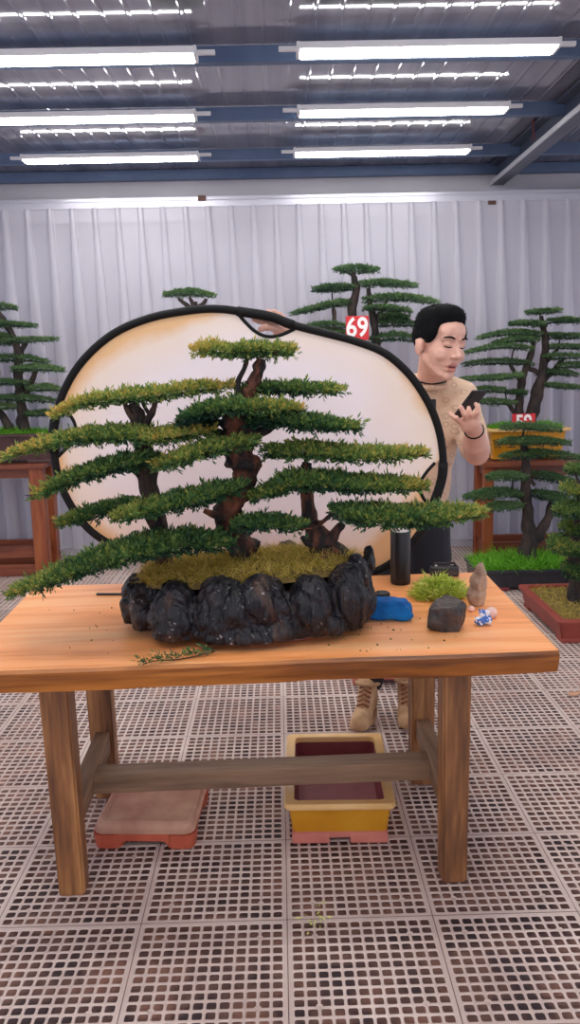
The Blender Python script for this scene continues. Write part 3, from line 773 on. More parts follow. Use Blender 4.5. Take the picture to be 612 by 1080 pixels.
T3 = [(346, 584, 15), (340, 572, 12), (331, 556, 9), (326, 538, 7.5), (324, 520, 7), (322, 503, 6), (324, 488, 5)]
T3b = [[(345, 576, 9), (354, 562, 5), (362, 552, 4)], [(338, 575, 7), (325, 572, 5), (318, 566, 2)], [(324, 510, 5), (334, 503, 4), (345, 500, 2)]]
pads = {  # spine (px,py,half px), Y, depth, sprigs, base tint, tip tints
 0: [([(55, 441, 2), (80, 428, 5), (105, 423, 6.5), (140, 418, 9), (165, 417, 9), (200, 411, 8), (230, 409, 6), (248, 408, 3)], 2.42, .10, 1500, .55, (.28, .22)),
     ([(6, 483, 2), (30, 475, 5), (60, 466, 8), (95, 460, 11), (130, 458, 12), (165, 461, 11), (200, 457, 9), (226, 455, 5)], 2.38, .13, 2300, .48, (.32, .28)),
     ([(37, 523, 3), (60, 513, 7), (85, 502, 10), (115, 492, 12), (145, 487, 11), (168, 484, 6)], 2.36, .12, 1700, .36, (.42, -.1)),
     ([(62, 554, 3), (85, 545, 6), (110, 538, 8), (135, 534, 7), (160, 533, 4)], 2.44, .10, 900, .32, (.2, -.05)),
     ([(8, 628, 2), (40, 615, 7), (75, 601, 12), (110, 588, 16), (150, 577, 17), (190, 571, 16), (225, 571, 12), (246, 575, 5)], 2.30, .15, 3600, .36, (.25, -.1))],
 1: [([(203, 371, 4), (220, 369, 8), (245, 371, 8), (270, 370, 8), (295, 370, 8), (312, 371, 4)], 2.42, .10, 1300, .52, (.38, .12)),
     ([(255, 413, 7), (285, 411, 8), (315, 411, 7), (345, 412, 5), (363, 413, 2)], 2.46, .09, 900, .38, (-.1, .2)),
     ([(193, 446, 9), (210, 436, 11), (235, 430, 10), (262, 430, 9), (290, 430, 7), (317, 433, 3)], 2.34, .10, 1500, .44, (-.25, .25)),
     ([(190, 448, 6), (210, 444, 9), (230, 442, 8)], 2.45, .09, 500, .2, (0, 0)),
     ([(262, 447, 10), (290, 442, 11), (320, 446, 10), (350, 449, 7), (377, 451, 2)], 2.40, .11, 1500, .3, (-.1, .22)),
     ([(163, 492, 5), (185, 486, 10), (210, 477, 11), (240, 470, 10), (270, 466, 6)], 2.33, .11, 1400, .46, (.25, .0)),
     ([(122, 547, 4), (145, 540, 8), (175, 532, 11), (205, 525, 12), (235, 518, 11), (259, 513, 6)], 2.31, .12, 1900, .38, (.28, -.05)),
     ([(246, 556, 7), (270, 552, 9), (295, 553, 7), (322, 555, 3)], 2.34, .09, 700, .32, (0, .05))],
 2: [([(279, 476, 7), (300, 477, 13), (330, 475, 13), (360, 479, 11), (395, 480, 9), (425, 479, 6), (448, 478, 3)], 2.42, .12, 2000, .5, (-.05, .22)),
     ([(266, 527, 6), (285, 518, 11), (310, 508, 15), (345, 508, 13), (380, 511, 11), (415, 511, 9), (450, 514, 3)], 2.38, .13, 2500, .36, (.1, .3)),
     ([(350, 540, 6), (370, 542, 14), (400, 544, 16), (430, 545, 13), (465, 543, 9), (490, 541, 6), (510, 540, 2)], 2.31, .13, 2600, .42, (-.1, .25))]}
for ti, (tp, tb, wobs) in enumerate(((T1, T1b, .3), (T2, T2b, .55), (T3, T3b, .3))):
    mb = MB(); poly = trunk_tube(mb, tp, BY, wobs, ti*3.3, 18)
    allp = list(poly)
    for k, b_ in enumerate(tb): trunk_tube(mb, b_, BY-.01, .3, k+ti, 9)
    # surface roots
    bs = P(tp[0][0], tp[0][1], Y=BY); r = tp[0][2]*mpp(BY)
    for k in range(6):
        a = k*1.05+.3; mb.tube([bs+Vector((0, 0, .03)), bs+Vector((math.cos(a)*r*1.1, math.sin(a)*r*1.1, .004)), bs+Vector((math.cos(a)*r*1.9, math.sin(a)*r*1.9, -.018))], [r*.5, r*.4, r*.2], 7, .3, k)
    infos = []
    objs = []
    for (sp, Y, dp, n, base, tips) in pads[ti]:
        infos.append((sp, Y, dp, n, base, tips))
    tr = bpy.data.objects.new('trunk', None)
    tmp = []
    for (sp, Y, dp, n, base, tips) in infos:
        C = pad_points(sp, Y, dp, 4, rng)[4]; branches(mb, C, allp, rng, .0055, twigs=6)
    bpy.data.objects.remove(tr)
    tr = world_build(mb, 'trunk', M['bark_red'] if ti else M['bark'], root, True)
    for (sp, Y, dp, n, base, tips) in infos:
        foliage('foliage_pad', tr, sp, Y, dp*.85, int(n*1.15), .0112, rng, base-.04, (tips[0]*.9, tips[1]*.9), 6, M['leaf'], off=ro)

# ================================================================== OTHER BONSAI
def rect_pot(root, w_, d, h, body, rim, lip=.02, taper=.86, feet=True, rimh=.022, soil=M['soil'], fill=.85, inner=None, footm=None, wall=.018, footh=.02, feetw=.22):
    z0 = footh if feet else 0
    mb = MB()
    a, b_ = w_/2-lip, d/2-lip; ta, tb = a*taper, b_-a*(1-taper)
    vs = []
    rows = [(ta, tb, z0), (a, b_, h-rimh), (a-wall, b_-wall, h-rimh), (ta-wall, tb-wall, z0+.02)]
    for (x, y, z) in rows: vs += [(-x, -y, z), (x, -y, z), (x, y, z), (-x, y, z)]
    fs = [(r*4+k, r*4+(k+1) % 4, (r+1)*4+(k+1) % 4, (r+1)*4+k) for r in range(3) for k in range(4)]+[(3, 2, 1, 0), (12, 13, 14, 15)]
    bm = bmesh.new(); bv = [bm.verts.new(v) for v in vs]; [bm.faces.new([bv[i] for i in f]) for f in fs]
    bmesh.ops.bevel(bm, geom=[e for e in bm.edges if abs(e.verts[0].co.z-e.verts[1].co.z) > .02], offset=min(.012, wall*.45), segments=3, affect='EDGES')
    mb.frombm(bm); bo = mb.build('pot_body', body, root)
    if inner:
        bo.data.materials.append(inner)
        for f in bo.data.polygons:
            c, nn = f.center, f.normal
            if (c.x*nn.x+c.y*nn.y) < -.0005 or (nn.z > .5 and c.z < h*.5): f.material_index = 1
    mb = MB(); A, B = w_/2, d/2; vs = []
    rows = [(a-.001, b_-.001, h-rimh), (A-.003, B-.003, h-rimh), (A, B, h-rimh*.6), (A, B, h-.004), (A-.004, B-.004, h), (a-wall+.002, b_-wall+.002, h), (a-wall, b_-wall, h-.004), (a-wall, b_-wall, h-rimh)]
    for (x, y, z) in rows:
        for sx, sy in ((-1, -1), (1, -1), (1, 1), (-1, 1)):
            for q in ((0, .016), (.005, .005), (.016, 0)) if (sx*sy > 0) else ((.016, 0), (.005, .005), (0, .016)):
                vs.append((sx*(x-q[0]), sy*(y-q[1]), z))
    n = 12; R = len(rows)
    fs = [(r*n+k, r*n+(k+1) % n, ((r+1) % R)*n+(k+1) % n, ((r+1) % R)*n+k) for r in range(R) for k in range(n)]
    MB().add(vs, fs).build('rim', rim, root)
    if feet:
        for sx in (-1, 1):
            for sy in (-1, 1):
                mb = MB(); fw = w_*feetw; fd = min(d*.28, .1); X = sx*(ta-fw/2+.004); Y = sy*(tb-fd/2+.004)
                mb.box((X-fw/2, Y-fd/2, 0), (X+fw/2, Y+fd/2, z0+.004), .004); mb.build('foot', footm or body, root)
    if soil:
        zz = h-rimh*(2-fill)
        vs = []; n1, n2 = 20, 10; X, Y = a-wall*.6, b_-wall*.6
        for j in range(n2+1):
            for i in range(n1+1):
                u, v = i/n1*2-1, j/n2*2-1
                vs.append((u*X, v*Y, h-rimh*.8+.03*(1-u*u)*(1-v*v)+.006*noise.noise(Vector((u*5, v*3, w_)))))
        fs = [(j*(n1+1)+i, j*(n1+1)+i+1, (j+1)*(n1+1)+i+1, (j+1)*(n1+1)+i) for j in range(n2) for i in range(n1)]
        MB().add(vs, fs).build('soil', soil, root, True)
        return lambda u, v: Vector(((u*2-1)*X*.98, v*Y*.97, h-rimh*.8+.03*(1-(u*2-1)**2)*(1-v*v)))
def bg_tree(root, trunks, padl, Y, rng, leaf=.016, m=None, n_scale=1.0, depth=.16, base=.42, r0=.006, bark=None, tips=(0, .12)):
    ro = abs_loc(root); mb = MB(); allp = []
    for k, tp in enumerate(trunks): allp += [trunk_tube(mb, tp, Y, .3, k*2.1, 10)]
    infs = []
    for sp in padl:
        yo = float(rng.uniform(-.07, .07)); dp = depth*float(rng.uniform(.8, 1.15))
        inf = pad_points(sp, Y+yo, dp, 4, rng)[4]; infs.append((sp, Y+yo, dp))
        mid = Vector(inf[0][len(inf[0])//2]); poly = min(allp, key=lambda q: (near_on(q, mid)-mid).length)
        branches(mb, inf, poly, rng, r0, twigs=3)
    tr = world_build(mb, 'trunk', bark or M['bark_bg'], root, True)
    for sp, yy, dp in infs:
        wpx = max(q[0] for q in sp)-min(q[0] for q in sp); hh = max(q[2] for q in sp)
        n = int((wpx*8+150)*n_scale*(mpp(yy)/mpp(6.2))*(dp/.16)*1.1)
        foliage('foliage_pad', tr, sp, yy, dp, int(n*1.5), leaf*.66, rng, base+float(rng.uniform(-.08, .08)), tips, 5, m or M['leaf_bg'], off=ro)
    return tr

def stand(name, label, x0, x1, y0, y1, z, leg=.075, rails=(.10,), shelf=False):
    t = thing(name, label, 'plant stand', ((x0+x1)/2, (y0+y1)/2, 0)); X = (x1-x0)/2; Y = (y1-y0)/2
    mb = MB(); mb.box((-X, -Y, z-.035), (X, Y, z), .005); mb.build('top', M['standX'], t)
    for sx in (-1, 1):
        for sy in (-1, 1):
            cx, cy = sx*(X-.02-leg/2), sy*(Y-.02-leg/2)
            mb = MB(); mb.box((cx-leg/2, cy-leg/2, 0), (cx+leg/2, cy+leg/2, z-.035), .004); mb.build('leg', M['stand'], t)
    for sy in (-1, 1):
        cy = sy*(Y-.02-leg/2)
        mb = MB(); mb.box((-X+.02+leg, cy-.015, z-.105), (X-.02-leg, cy+.015, z-.035)); mb.build('apron', M['standX'], t)
        for r in rails:
            mb = MB(); mb.box((-X+.02+leg, cy-.018, r), (X-.02-leg, cy+.018, r+.085), .003); mb.build('rail', M['standX'], t)
    for sx in (-1, 1):
        cx = sx*(X-.02-leg/2)
        mb = MB(); mb.box((cx-.015, -Y+.02+leg, z-.105), (cx+.015, Y-.02-leg, z-.035)); mb.build('apron', M['standX'], t)
        for r in rails:
            mb = MB(); mb.box((cx-.018, -Y+.02+leg, r), (cx+.018, Y-.02-leg, r+.085), .003); mb.build('rail', M['standX'], t)
    return t

# ---- right stand, yellow pot, tree with the 59 card
SY = 6.0
q = P(501, 488, Y=SY); zs = q.z; print('stand right z', zs, q)
x0 = q.x; stand('plant_stand', 'reddish wooden stand under the long yellow pot, at the right', x0+.05, x0+1.3, SY-.02, SY+.36, zs, .07, (.12, .0))
PY = SY+.17
pl = P(514, 470, Y=PY-.15).x; pr = P(603, 470, Y=PY-.15).x; ztop = P(560, 452, Y=PY-.17).z
root = thing('bonsai', 'tall tiered bonsai in the yellow pot, with a 59 card at its base', 'bonsai', ((pl+pr)/2, PY, zs+.012)); print('yellow pot h', ztop-zs)
gf = rect_pot(root, pr-pl, .31, ztop-zs-.012, M['yellow'], M['cream'], .03, .9, True)
rng = np.random.default_rng(11)
strands('grass', gf, 2600, .05, .0022, root, M['grass'], rng, .5, .45)
pads59 = [[(556, 330, 2), (572, 329, 3), (591, 328, 2)], [(538, 342, 1), (555, 341, 2.5), (573, 343, 2.5)], [(577, 340, 3), (595, 338, 3), (618, 340, 2)],
 [(503, 358, 1), (522, 353, 3), (548, 351, 4), (574, 354, 3)], [(576, 354, 3), (596, 355, 4), (620, 355, 2)], [(520, 363, 2), (545, 358, 3.5), (568, 360, 3)],
 [(488, 374, 1), (510, 368, 2.5), (535, 365, 3.5), (562, 369, 3)], [(578, 366, 3), (600, 366, 3), (622, 367, 2)], [(488, 385, 2), (515, 382, 3.5), (540, 382, 4), (563, 385, 3)],
 [(574, 377, 4), (596, 376, 4), (622, 377, 2)], [(487, 400, 1.5), (515, 399, 3), (550, 396, 3)], [(566, 394, 4), (588, 393, 4), (609, 396, 2)], [(588, 387, 3), (605, 385, 4), (622, 387, 3)],
 [(499, 411, 2), (515, 411, 4.5), (533, 412, 3)], [(504, 424, 2), (522, 424, 4), (544, 425, 2)], [(574, 406, 2), (595, 408, 2.5), (620, 410, 1)], [(536, 414, 1.5), (546, 414, 2.5), (554, 414, 1.5)]]
tr59 = [[(558, 452, 8), (560, 440, 6.5), (566, 420, 6.5), (571, 400, 5.5), (574, 380, 4.5), (576, 362, 3.5), (573, 345, 3), (571, 333, 2)],
        [(551, 448, 6), (548, 435, 4), (549, 415, 4), (551, 400, 4), (555, 387, 3.5), (561, 372, 3), (563, 360, 2)], [(550, 402, 2.5), (543, 392, 2), (538, 384, 1.5)], [(556, 388, 2.5), (566, 392, 2.5), (571, 396, 2)],
        [(575, 401, 2.5), (586, 388, 2.5), (594, 379, 2)], [(549, 442, 3), (541, 432, 2.5), (536, 426, 2)], [(574, 385, 2), (583, 374, 2), (590, 367, 1.5)]]
bg_tree(root, tr59, pads59, PY, rng, .016, None, 1.1, .17, .42, .005)
# writing on the yellow pot
def text(name, body, size, m, loc, rot, parent=None, ext=.001, off=0, sx=1):
    cu = bpy.data.curves.new(name, 'FONT'); cu.body = body; cu.size = size; cu.align_x = 'CENTER'; cu.align_y = 'CENTER'; cu.extrude = ext; cu.offset = off
    o = bpy.data.objects.new(name, cu); COL.objects.link(o); bpy.context.view_layer.update()
    me = bpy.data.meshes.new_from_object(o.evaluated_get(bpy.context.evaluated_depsgraph_get())); bpy.data.objects.remove(o)
    me.materials.clear()
    o = bpy.data.objects.new(name, me); COL.objects.link(o); me.materials.append(m); o.location = loc; o.rotation_euler = rot; o.scale = (sx, 1, 1)
    if parent: o.parent = parent
    return o
hpot = ztop-zs-.012
text('inscription', '\u5bb6 \u4e0a  \u798f \u5bff \u516c', .075, M['ink'], (-.02, -.134, hpot*.50), (PI/2+.03, 0, 0), root, .001, .001)
def card(num, px0, py0, px1, py1, Y, label, cat='number card'):
    a = P(px0, py1, Y=Y); b_ = P(px1, py0, Y=Y); W, H = b_.x-a.x, b_.z-a.z
    t = thing('number_card', label, cat, ((a.x+b_.x)/2, Y, a.z))
    mb = MB(); mb.box((-W/2, -.004, 0), (W/2, .004, H), .003); mb.build('card', M['red'], t)
    text('number', num, H*1.1, M['white'], (-W*.01, -.0065, H*.5), (PI/2, 0, 0), t, .001, .0038, .86)
    mb = MB(); mb.tube([(0, .008, H*.9), (0, .02, -.12)], .004, 6); mb.build('stake', M['black'], t)
    return t
card('59', 540, 436, 565, 455, PY-.10, 'red card with white number 59 in the yellow pot')

# ---- left stand, brown pot, tiered tree
LY = 6.15
q = P(51, 489, Y=LY); zs = q.z; x1 = q.x; print('left stand', q)
stand('plant_stand', 'dark reddish wooden stand under the brown pot, at the left edge', x1-1.32, x1-.03, LY-.02, LY+.38, zs, .10, (.0, .14))
PY = LY+.18; pr = P(60, 470, Y=PY-.15).x; ztop = P(30, 458, Y=PY-.17).z
root = thing('bonsai', 'tiered bonsai in a dark brown pot on the stand at the left edge', 'bonsai', (pr-.42, PY, zs+.003))
gf = rect_pot(root, .84, .32, ztop-zs-.003, M['brownpot'], M['brownpot'], .02, .92, True)
rng = np.random.default_rng(12); strands('grass', gf, 2400, .05, .0022, root, M['grass'], rng, .5, .4)
padsL = [[(-24, 324, 2), (-5, 323, 4), (17, 325, 2)], [(-30, 343, 2), (0, 342, 3), (38, 344, 1.5)], [(-40, 354, 2), (-15, 353, 3), (13, 355, 2)], [(-40, 362, 2), (0, 361, 4), (30, 359, 3.5), (61, 358, 1.5)],
 [(-45, 382, 3), (-10, 379, 5), (25, 378, 5), (52, 383, 2)], [(14, 390, 3), (40, 388, 5), (67, 391, 2)], [(-50, 396, 2), (-20, 394, 3), (-2, 396, 2)], [(-30, 405, 3), (0, 403, 4), (32, 405, 2)], [(29, 411, 3), (48, 409, 5), (64, 411, 2)], [(-40, 421, 3), (10, 420, 4), (38, 421, 4), (60, 424, 2)],
 [(-25, 431, 3), (0, 429, 4), (18, 430, 2)], [(26, 437, 2), (50, 436, 3.5), (70, 438, 2)]]
trL = [[(24, 456, 8), (24, 440, 6), (22, 425, 5), (21, 410, 5), (19, 392, 5), (20, 375, 4), (14, 355, 3), (4, 338, 3), (-4, 326, 2)], [(22, 425, 3), (31, 408, 3), (38, 392, 2)], [(20, 385, 3), (23, 370, 2.5), (28, 362, 2)], [(10, 452, 5), (2, 438, 4), (-14, 420, 3), (-18, 400, 3), (-16, 384, 2)]]
bg_tree(root, trL, padsL, PY, rng, .017, None, 1.2, .18, .45, .005)

# ---- middle stand hidden behind the backdrop: tree with the 69 card, small tree
MY = 6.1; zs = .80
stand('plant_stand', 'wooden stand standing behind the oval backdrop under the 69 tree', -.95, 1.05, MY-.05, MY+.5, zs, .08, (.1,))
PY = MY+.22
cx = P(385, 400, Y=PY).x
root = thing('bonsai', 'tiered dark green bonsai rising behind the backdrop, with a 69 card', 'bonsai', (cx, PY, zs+.003))
gf = rect_pot(root, .8, .36, .21, M['brownpot'], M['brownpot'], .02, .9, True)
rng = np.random.default_rng(13); strands('grass', gf, 900, .05, .0025, root, M['grass'], rng, .5, .4)
pads69 = [[(353, 285, 2), (375, 284, 4.5), (400, 286, 2)], [(330, 306, 2), (350, 304, 4), (375, 304, 3)], [(379, 300, 4), (405, 299, 3.5), (440, 302, 2)], [(306, 332, 1.5), (330, 326, 3), (352, 321, 4), (375, 319, 3)],
 [(383, 317, 4), (410, 314, 5), (440, 316, 4), (463, 320, 1.5)], [(383, 326, 2), (405, 325, 3.5), (434, 329, 2)], [(398, 335, 3), (415, 334, 4), (432, 336, 2)], [(320, 346, 2), (345, 343, 5), (365, 345, 3)], [(397, 342, 4), (420, 341, 5), (440, 343, 3)],
 [(390, 359, 4), (415, 355, 7), (440, 358, 4)], [(340, 352, 3), (360, 352, 5), (380, 356, 4)]]
tr69 = [[(384, 464, 11), (384, 440, 9), (386, 400, 8), (384, 375, 7), (374, 345, 5.5), (372, 325, 4.5), (376, 305, 4), (374, 295, 3), (372, 288, 3)], [(388, 395, 5), (396, 370, 5), (396, 350, 4), (393, 332, 4), (390, 318, 3), (389, 304, 2)], [(352, 344, 2), (353, 334, 2), (352, 325, 2)], [(372, 350, 2.5), (360, 349, 2.5), (350, 347, 2)], [(396, 335, 2), (404, 326, 2), (408, 318, 1.5)]]
bg_tree(root, tr69, pads69, PY, rng, .017, None, 1.2, .18, .4, .005)
card('69', 365, 333, 389, 359, PY-.22, 'red card with white number 69 in front of the tree behind the backdrop')
cx = P(203, 400, Y=PY).x
root = thing('bonsai', 'small flat-topped bonsai crown peeking over the top of the oval backdrop', 'bonsai', (cx, PY, zs+.003))
gf = rect_pot(root, .5, .32, .2, M['yellow'], M['cream'], .02, .9, True)
padsS = [[(172, 312, 2), (188, 310, 4.5), (205, 309, 5), (228, 313, 2)], [(150, 350, 2), (175, 346, 4), (198, 348, 3)], [(208, 345, 3), (230, 342, 4), (250, 346, 2)], [(140, 380, 2), (170, 376, 5), (198, 378, 3)], [(208, 376, 3), (235, 372, 5), (262, 377, 2)]]
trS = [[(203, 464, 9), (203, 440, 7), (205, 400, 6), (202, 370, 5), (204, 345, 4), (205, 328, 3.5), (206, 318, 2.5)], [(205, 328, 2.5), (196, 321, 2), (188, 315, 1.5)], [(205, 327, 2.5), (214, 321, 2), (218, 315, 1.5)], [(205, 330, 2), (203, 320, 2), (200, 314, 1.5)]]
bg_tree(root, trS, padsS, PY, rng, .017, None, 1.3, .17, .42, .005)

# ---- black pot on the floor, right
q = P(500, 628, Z=0); print('black pot front', q)
BYf = 5.42; zr_ = P(555, 602, Y=BYf).z
a = P(504, 612, Y=BYf).x; b_ = P(608, 612, Y=BYf).x; print('black pot', a, b_, zr_)
root = thing('bonsai', 'two-trunk bonsai with wide pads in a black pot on the floor before the stand', 'bonsai', ((a+b_)/2, BYf+.22, .001))
gf = rect_pot(root, b_-a, .44, zr_, M['blackpot'], M['blackpot'], .014, .96, True, footm=M['maroon'], footh=.018, feetw=.3)
rng = np.random.default_rng(14)
strands('grass', gf, 3200, .085, .0026, root, M['grass'], rng, .38, .5)
padsB = [[(528, 453, 2), (545, 450, 4), (568, 451, 4), (592, 453, 2)], [(526, 468, 2), (545, 465, 4), (575, 465, 4), (600, 468, 2)], [(527, 483, 2), (545, 480, 4), (562, 478, 5), (590, 480, 5), (616, 484, 2)],
 [(513, 505, 2), (532, 502, 5), (555, 503, 4)], [(557, 503, 4), (580, 503, 6), (606, 508, 2)], [(489, 526, 1.5), (510, 522, 4), (532, 519, 5), (551, 522, 4)], [(560, 521, 4), (578, 523, 7), (598, 526, 4)], [(510, 537, 2), (530, 534, 4), (551, 533, 3)]]
trB = [[(554, 592, 12), (557, 578, 9), (559, 562, 7.5), (557, 544, 6.5), (555, 524, 6), (555, 500, 5), (554, 480, 4), (551, 460, 3)], [(560, 576, 7), (570, 562, 5.5), (578, 547, 5), (584, 530, 5)], [(555, 530, 2), (548, 524, 2), (540, 521, 1.5)], [(564, 512, 2), (560, 505, 2), (562, 500, 1.5)]]
bg_tree(root, trB, padsB, BYf+.22, rng, .016, None, 1.5, .17, .38, .006, tips=(.05, .1))

# ---- red-brown pot at the right edge
zb = 0; q1 = P(593, 680, Z=0); print('red pot front-left', q1)
rx = q1.x-.005; ry = q1.y; ztp = P(593, 655, Y=ry).z; print(ztp)
root = thing('bonsai', 'dense leafy bonsai in a red-brown pot on the floor at the right edge', 'bonsai', (rx+.36, ry+.38, .001))
gf = rect_pot(root, .76, .78, ztp, M['redpot'], M['redpot'], .012, .94, True, wall=.03)
rng = np.random.default_rng(15)
strands('moss', gf, 2600, .03, .0016, root, M['moss'], rng, .8, .45)
padsR = [[(594, 520, 6), (610, 516, 8), (640, 520, 6)], [(588, 541, 7), (605, 537, 10), (635, 540, 8)], [(583, 578, 7), (595, 574, 12), (612, 578, 10)], [(594, 560, 7), (612, 556, 10), (645, 560, 7)], [(596, 605, 6), (612, 602, 10), (650, 606, 6)], [(600, 498, 3), (612, 495, 6), (632, 500, 3)], [(610, 580, 8), (635, 578, 12), (660, 582, 7)]]
trR = [[(610, 652, 10), (608, 625, 9), (611, 600, 8), (607, 570, 7), (614, 540, 6), (612, 510, 4)]]
bg_tree(root, trR, padsR, ry+.36, rng, .02, M['leaf'], 2.0, .20, .36, .007, tips=(.06, .05))


# ================================================================== OVAL BACKDROP
RY = 3.0
outer = [(205, 327), (160, 335), (120, 352), (88, 380), (68, 412), (57, 448), (58, 485), (68, 520), (92, 556), (125, 578), (175, 598), (235, 609), (300, 613), (350, 612), (392, 604), (420, 588), (444, 560), (458, 530), (467, 500), (466, 470), (460, 444), (448, 418), (430, 393), (405, 372), (375, 360), (345, 352), (310, 343), (285, 334), (255, 329), (232, 326)]
# inner arcs of the three hand-hold openings (fabric edge)
def R3(pt, dy=0): 
    p = P(pt[0], pt[1], Y=RY+dy); return p
bc = P(262, 470, Y=RY)
bd = thing('backdrop_panel', 'large oval cream backdrop with black rim held upright behind the big bonsai', 'backdrop', tuple(bc))
so = smooth_line(outer, 5, True)
def arc(a, b_, bulge, n=14):
    """lens edge from a to b bulging by (bx,by)"""
    return [(a[0]+(b_[0]-a[0])*k/n+bulge[0]*math.sin(PI*k/n), a[1]+(b_[1]-a[1])*k/n+bulge[1]*math.sin(PI*k/n)) for k in range(n+1)]
top_w = arc((311, 347), (252, 332), (-2, 15))
left_w = arc((61, 424), (61, 482), (19, 0))
right_w = arc((459, 540), (459, 488), (-16, 0))
# fabric outline: follow the rim but detour round the openings
fo = []
idx = lambda pt: min(range(len(so)), key=lambda i: (so[i][0]-pt[0])**2+(so[i][1]-pt[1])**2)
# outer runs counter-clockwise on screen: top -> left -> bottom -> right -> top
ls, le = idx((61, 424)), idx((61, 482)); rs, re_ = idx((456, 538)), idx((466, 488)); ts, te = idx((311, 344)), idx((252, 329))
i = 0
while i < len(so):
    if i == ls: fo += left_w; i = le+1; continue
    if i == rs: fo += [(p[0]-0, p[1]) for p in right_w]; i = re_+1; continue
    if i == ts: fo += top_w; i = te+1; continue
    fo.append(so[i]); i += 1
fo2 = [fo[0]]
for p in fo[1:]:
    if (p[0]-fo2[-1][0])**2+(p[1]-fo2[-1][1])**2 > 2.0: fo2.append(p)
fo = fo2; nfo = len(fo)
vs = [R3(p)-bc+Vector((0, -.002, 0)) for p in fo]+[R3(p)-bc+Vector((0, .002, 0)) for p in fo]
from mathutils.geometry import tessellate_polygon
tris = tessellate_polygon([[Vector((v.x, v.z, 0)) for v in vs[:nfo]]])
fs = [tuple(t_) for t_ in tris]+[tuple(q_+nfo for q_ in t_)[::-1] for t_ in tris]+[(k, (k+1) % nfo, nfo+(k+1) % nfo, nfo+k) for k in range(nfo)]
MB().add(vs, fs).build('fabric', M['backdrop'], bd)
mb = MB(); L = [R3(p)-bc for p in so]; L = L+[L[0]]
mb.tube(L, .0145, 8, 0, 0, False); mb.build('rim', M['rim'], bd, True)
for a, nm in ((top_w, 't'), (left_w, 'l'), (right_w, 'r')):
    mb = MB(); mb.tube([R3(p)-bc for p in smooth_line(a, 2)], .0065, 8); mb.build('hand_loop', M['rim'], bd, True)
for a, b_ in (((248, 329), (314, 345)), ((57, 430), (57, 476)), ((467, 489), (461, 530))):
    ia, ib = idx(a), idx(b_)
    if a[0] == 248: ii = list(range(ib, len(so)))+list(range(0, 1)); ii = [k for k in ii if 246 < so[k][0] < 316]
    elif a[0] == 57: ii = list(range(ia, ib+1))
    else: ii = list(range(ib, ia+1))
    mb = MB(); mb.tube([R3(so[k])-bc for k in ii], .0175, 10); mb.build('grip', M['rim'], bd, True, label='thick padded grip sleeve on the rim')

# ================================================================== PERSON
per = thing('person', 'man in a beige patterned top looking down at a black phone, holding the backdrop', 'person', tuple(P(405, 766, Y=3.5)*1.0))
per.location.z = 0; po = Vector(per.location)
hc = P(465, 362, Y=3.27)        # middle of head
def basis(fwd, up):
    f_ = Vector(fwd).normalized(); r_ = f_.cross(Vector(up)).normalized(); u_ = r_.cross(f_)
    return Matrix((r_, f_, u_)).transposed()      # columns: x right(head's right... viewer left mirrored), y forward, z up
HB = basis((.45, -.87, -.15), (.10, -.02, 1))
HS = 1.05
def H(x, y, z): return hc+HB @ (Vector((x, y, z))*HS)
def hball(mb, c, r, sub=3): mb.ico(H(*c)-po, tuple(q*HS for q in r), sub, HB)
def hcap(mb, a, ra, b_, rb, seg=12): mb.cap(H(*a)-po, ra*HS, H(*b_)-po, rb*HS, seg)
mb = MB()
hball(mb, (0, -.018, .035), (.078, .098, .090)); hball(mb, (0, .022, -.025), (.066, .072, .090)); hball(mb, (0, .030, -.076), (.050, .050, .046))
hball(mb, (0, .066, -.106), (.024, .018, .019), 2); hball(mb, (0, .050, .045), (.058, .042, .050), 2)
hcap(mb, (0, .086, .006), .0085, (0, .108, -.032), .0125)
for s in (-1, 1):
    hball(mb, (s*.012, .098, -.037), (.009, .011, .008), 2); hcap(mb, (s*.014, .083, .024), .010, (s*.046, .070, .020), .009)
    hball(mb, (s*.038, .058, -.034), (.026, .028, .028), 2); hball(mb, (s*.031, .078, .004), (.017, .011, .010), 2)
    hball(mb, (s*.083, -.016, -.018), (.010, .020, .031), 2); hcap(mb, (s*.090, -.024, .000), .006, (s*.082, -.010, -.044), .007); hcap(mb, (s*.080, -.006, .000), .008, (s*.078, -.006, -.03), .008)
    hcap(mb, (s*.052, -.002, -.055), .022, (s*.024, .052, -.100), .016)
hcap(mb, (-.020, .080, -.066), .006, (.020, .080, -.066), .006); hcap(mb, (-.013, .085, -.064), .006, (.013, .085, -.064), .006)
hcap(mb, (-.016, .080, -.083), .007, (.016, .080, -.083), .007); hcap(mb, (-.009, .083, -.083), .007, (.009, .083, -.083), .007)
neckb = P(454, 407, Y=3.41); 
mb.cap(H(0, -.035, -.05)-po, .051, neckb-po, .056, 16)
# shoulders/chest core (under clothes)
chest = P(448, 462, Y=3.44); hip = P(435, 575, Y=3.50)
mb.cap(neckb-po, .06, chest-po, .09, 16); mb.cap(chest-po, .085, hip-po, .075, 16)
shL = P(486, 420, Y=3.40); elL = P(503, 478, Y=3.24); wrL = P(500, 452, Y=3.09)
shR = P(414, 420, Y=3.42); elR = P(362, 420, Y=3.24); wrR = P(302, 360, Y=3.10)
def seg3(mb, a, ra, b_, rb): mb.cap(a-po, ra, b_-po, rb, 16)
seg3(mb, chest, .07, shL, .055); seg3(mb, chest, .07, shR, .055)
seg3(mb, shL, .05, elL, .042); seg3(mb, elL, .048, elL.lerp(wrL, .45), .050); seg3(mb, elL.lerp(wrL, .4), .050, wrL, .031)
seg3(mb, shR, .05, elR, .040); seg3(mb, elR, .042, elR.lerp(wrR, .35), .042); seg3(mb, elR.lerp(wrR, .35), .042, wrR, .027)
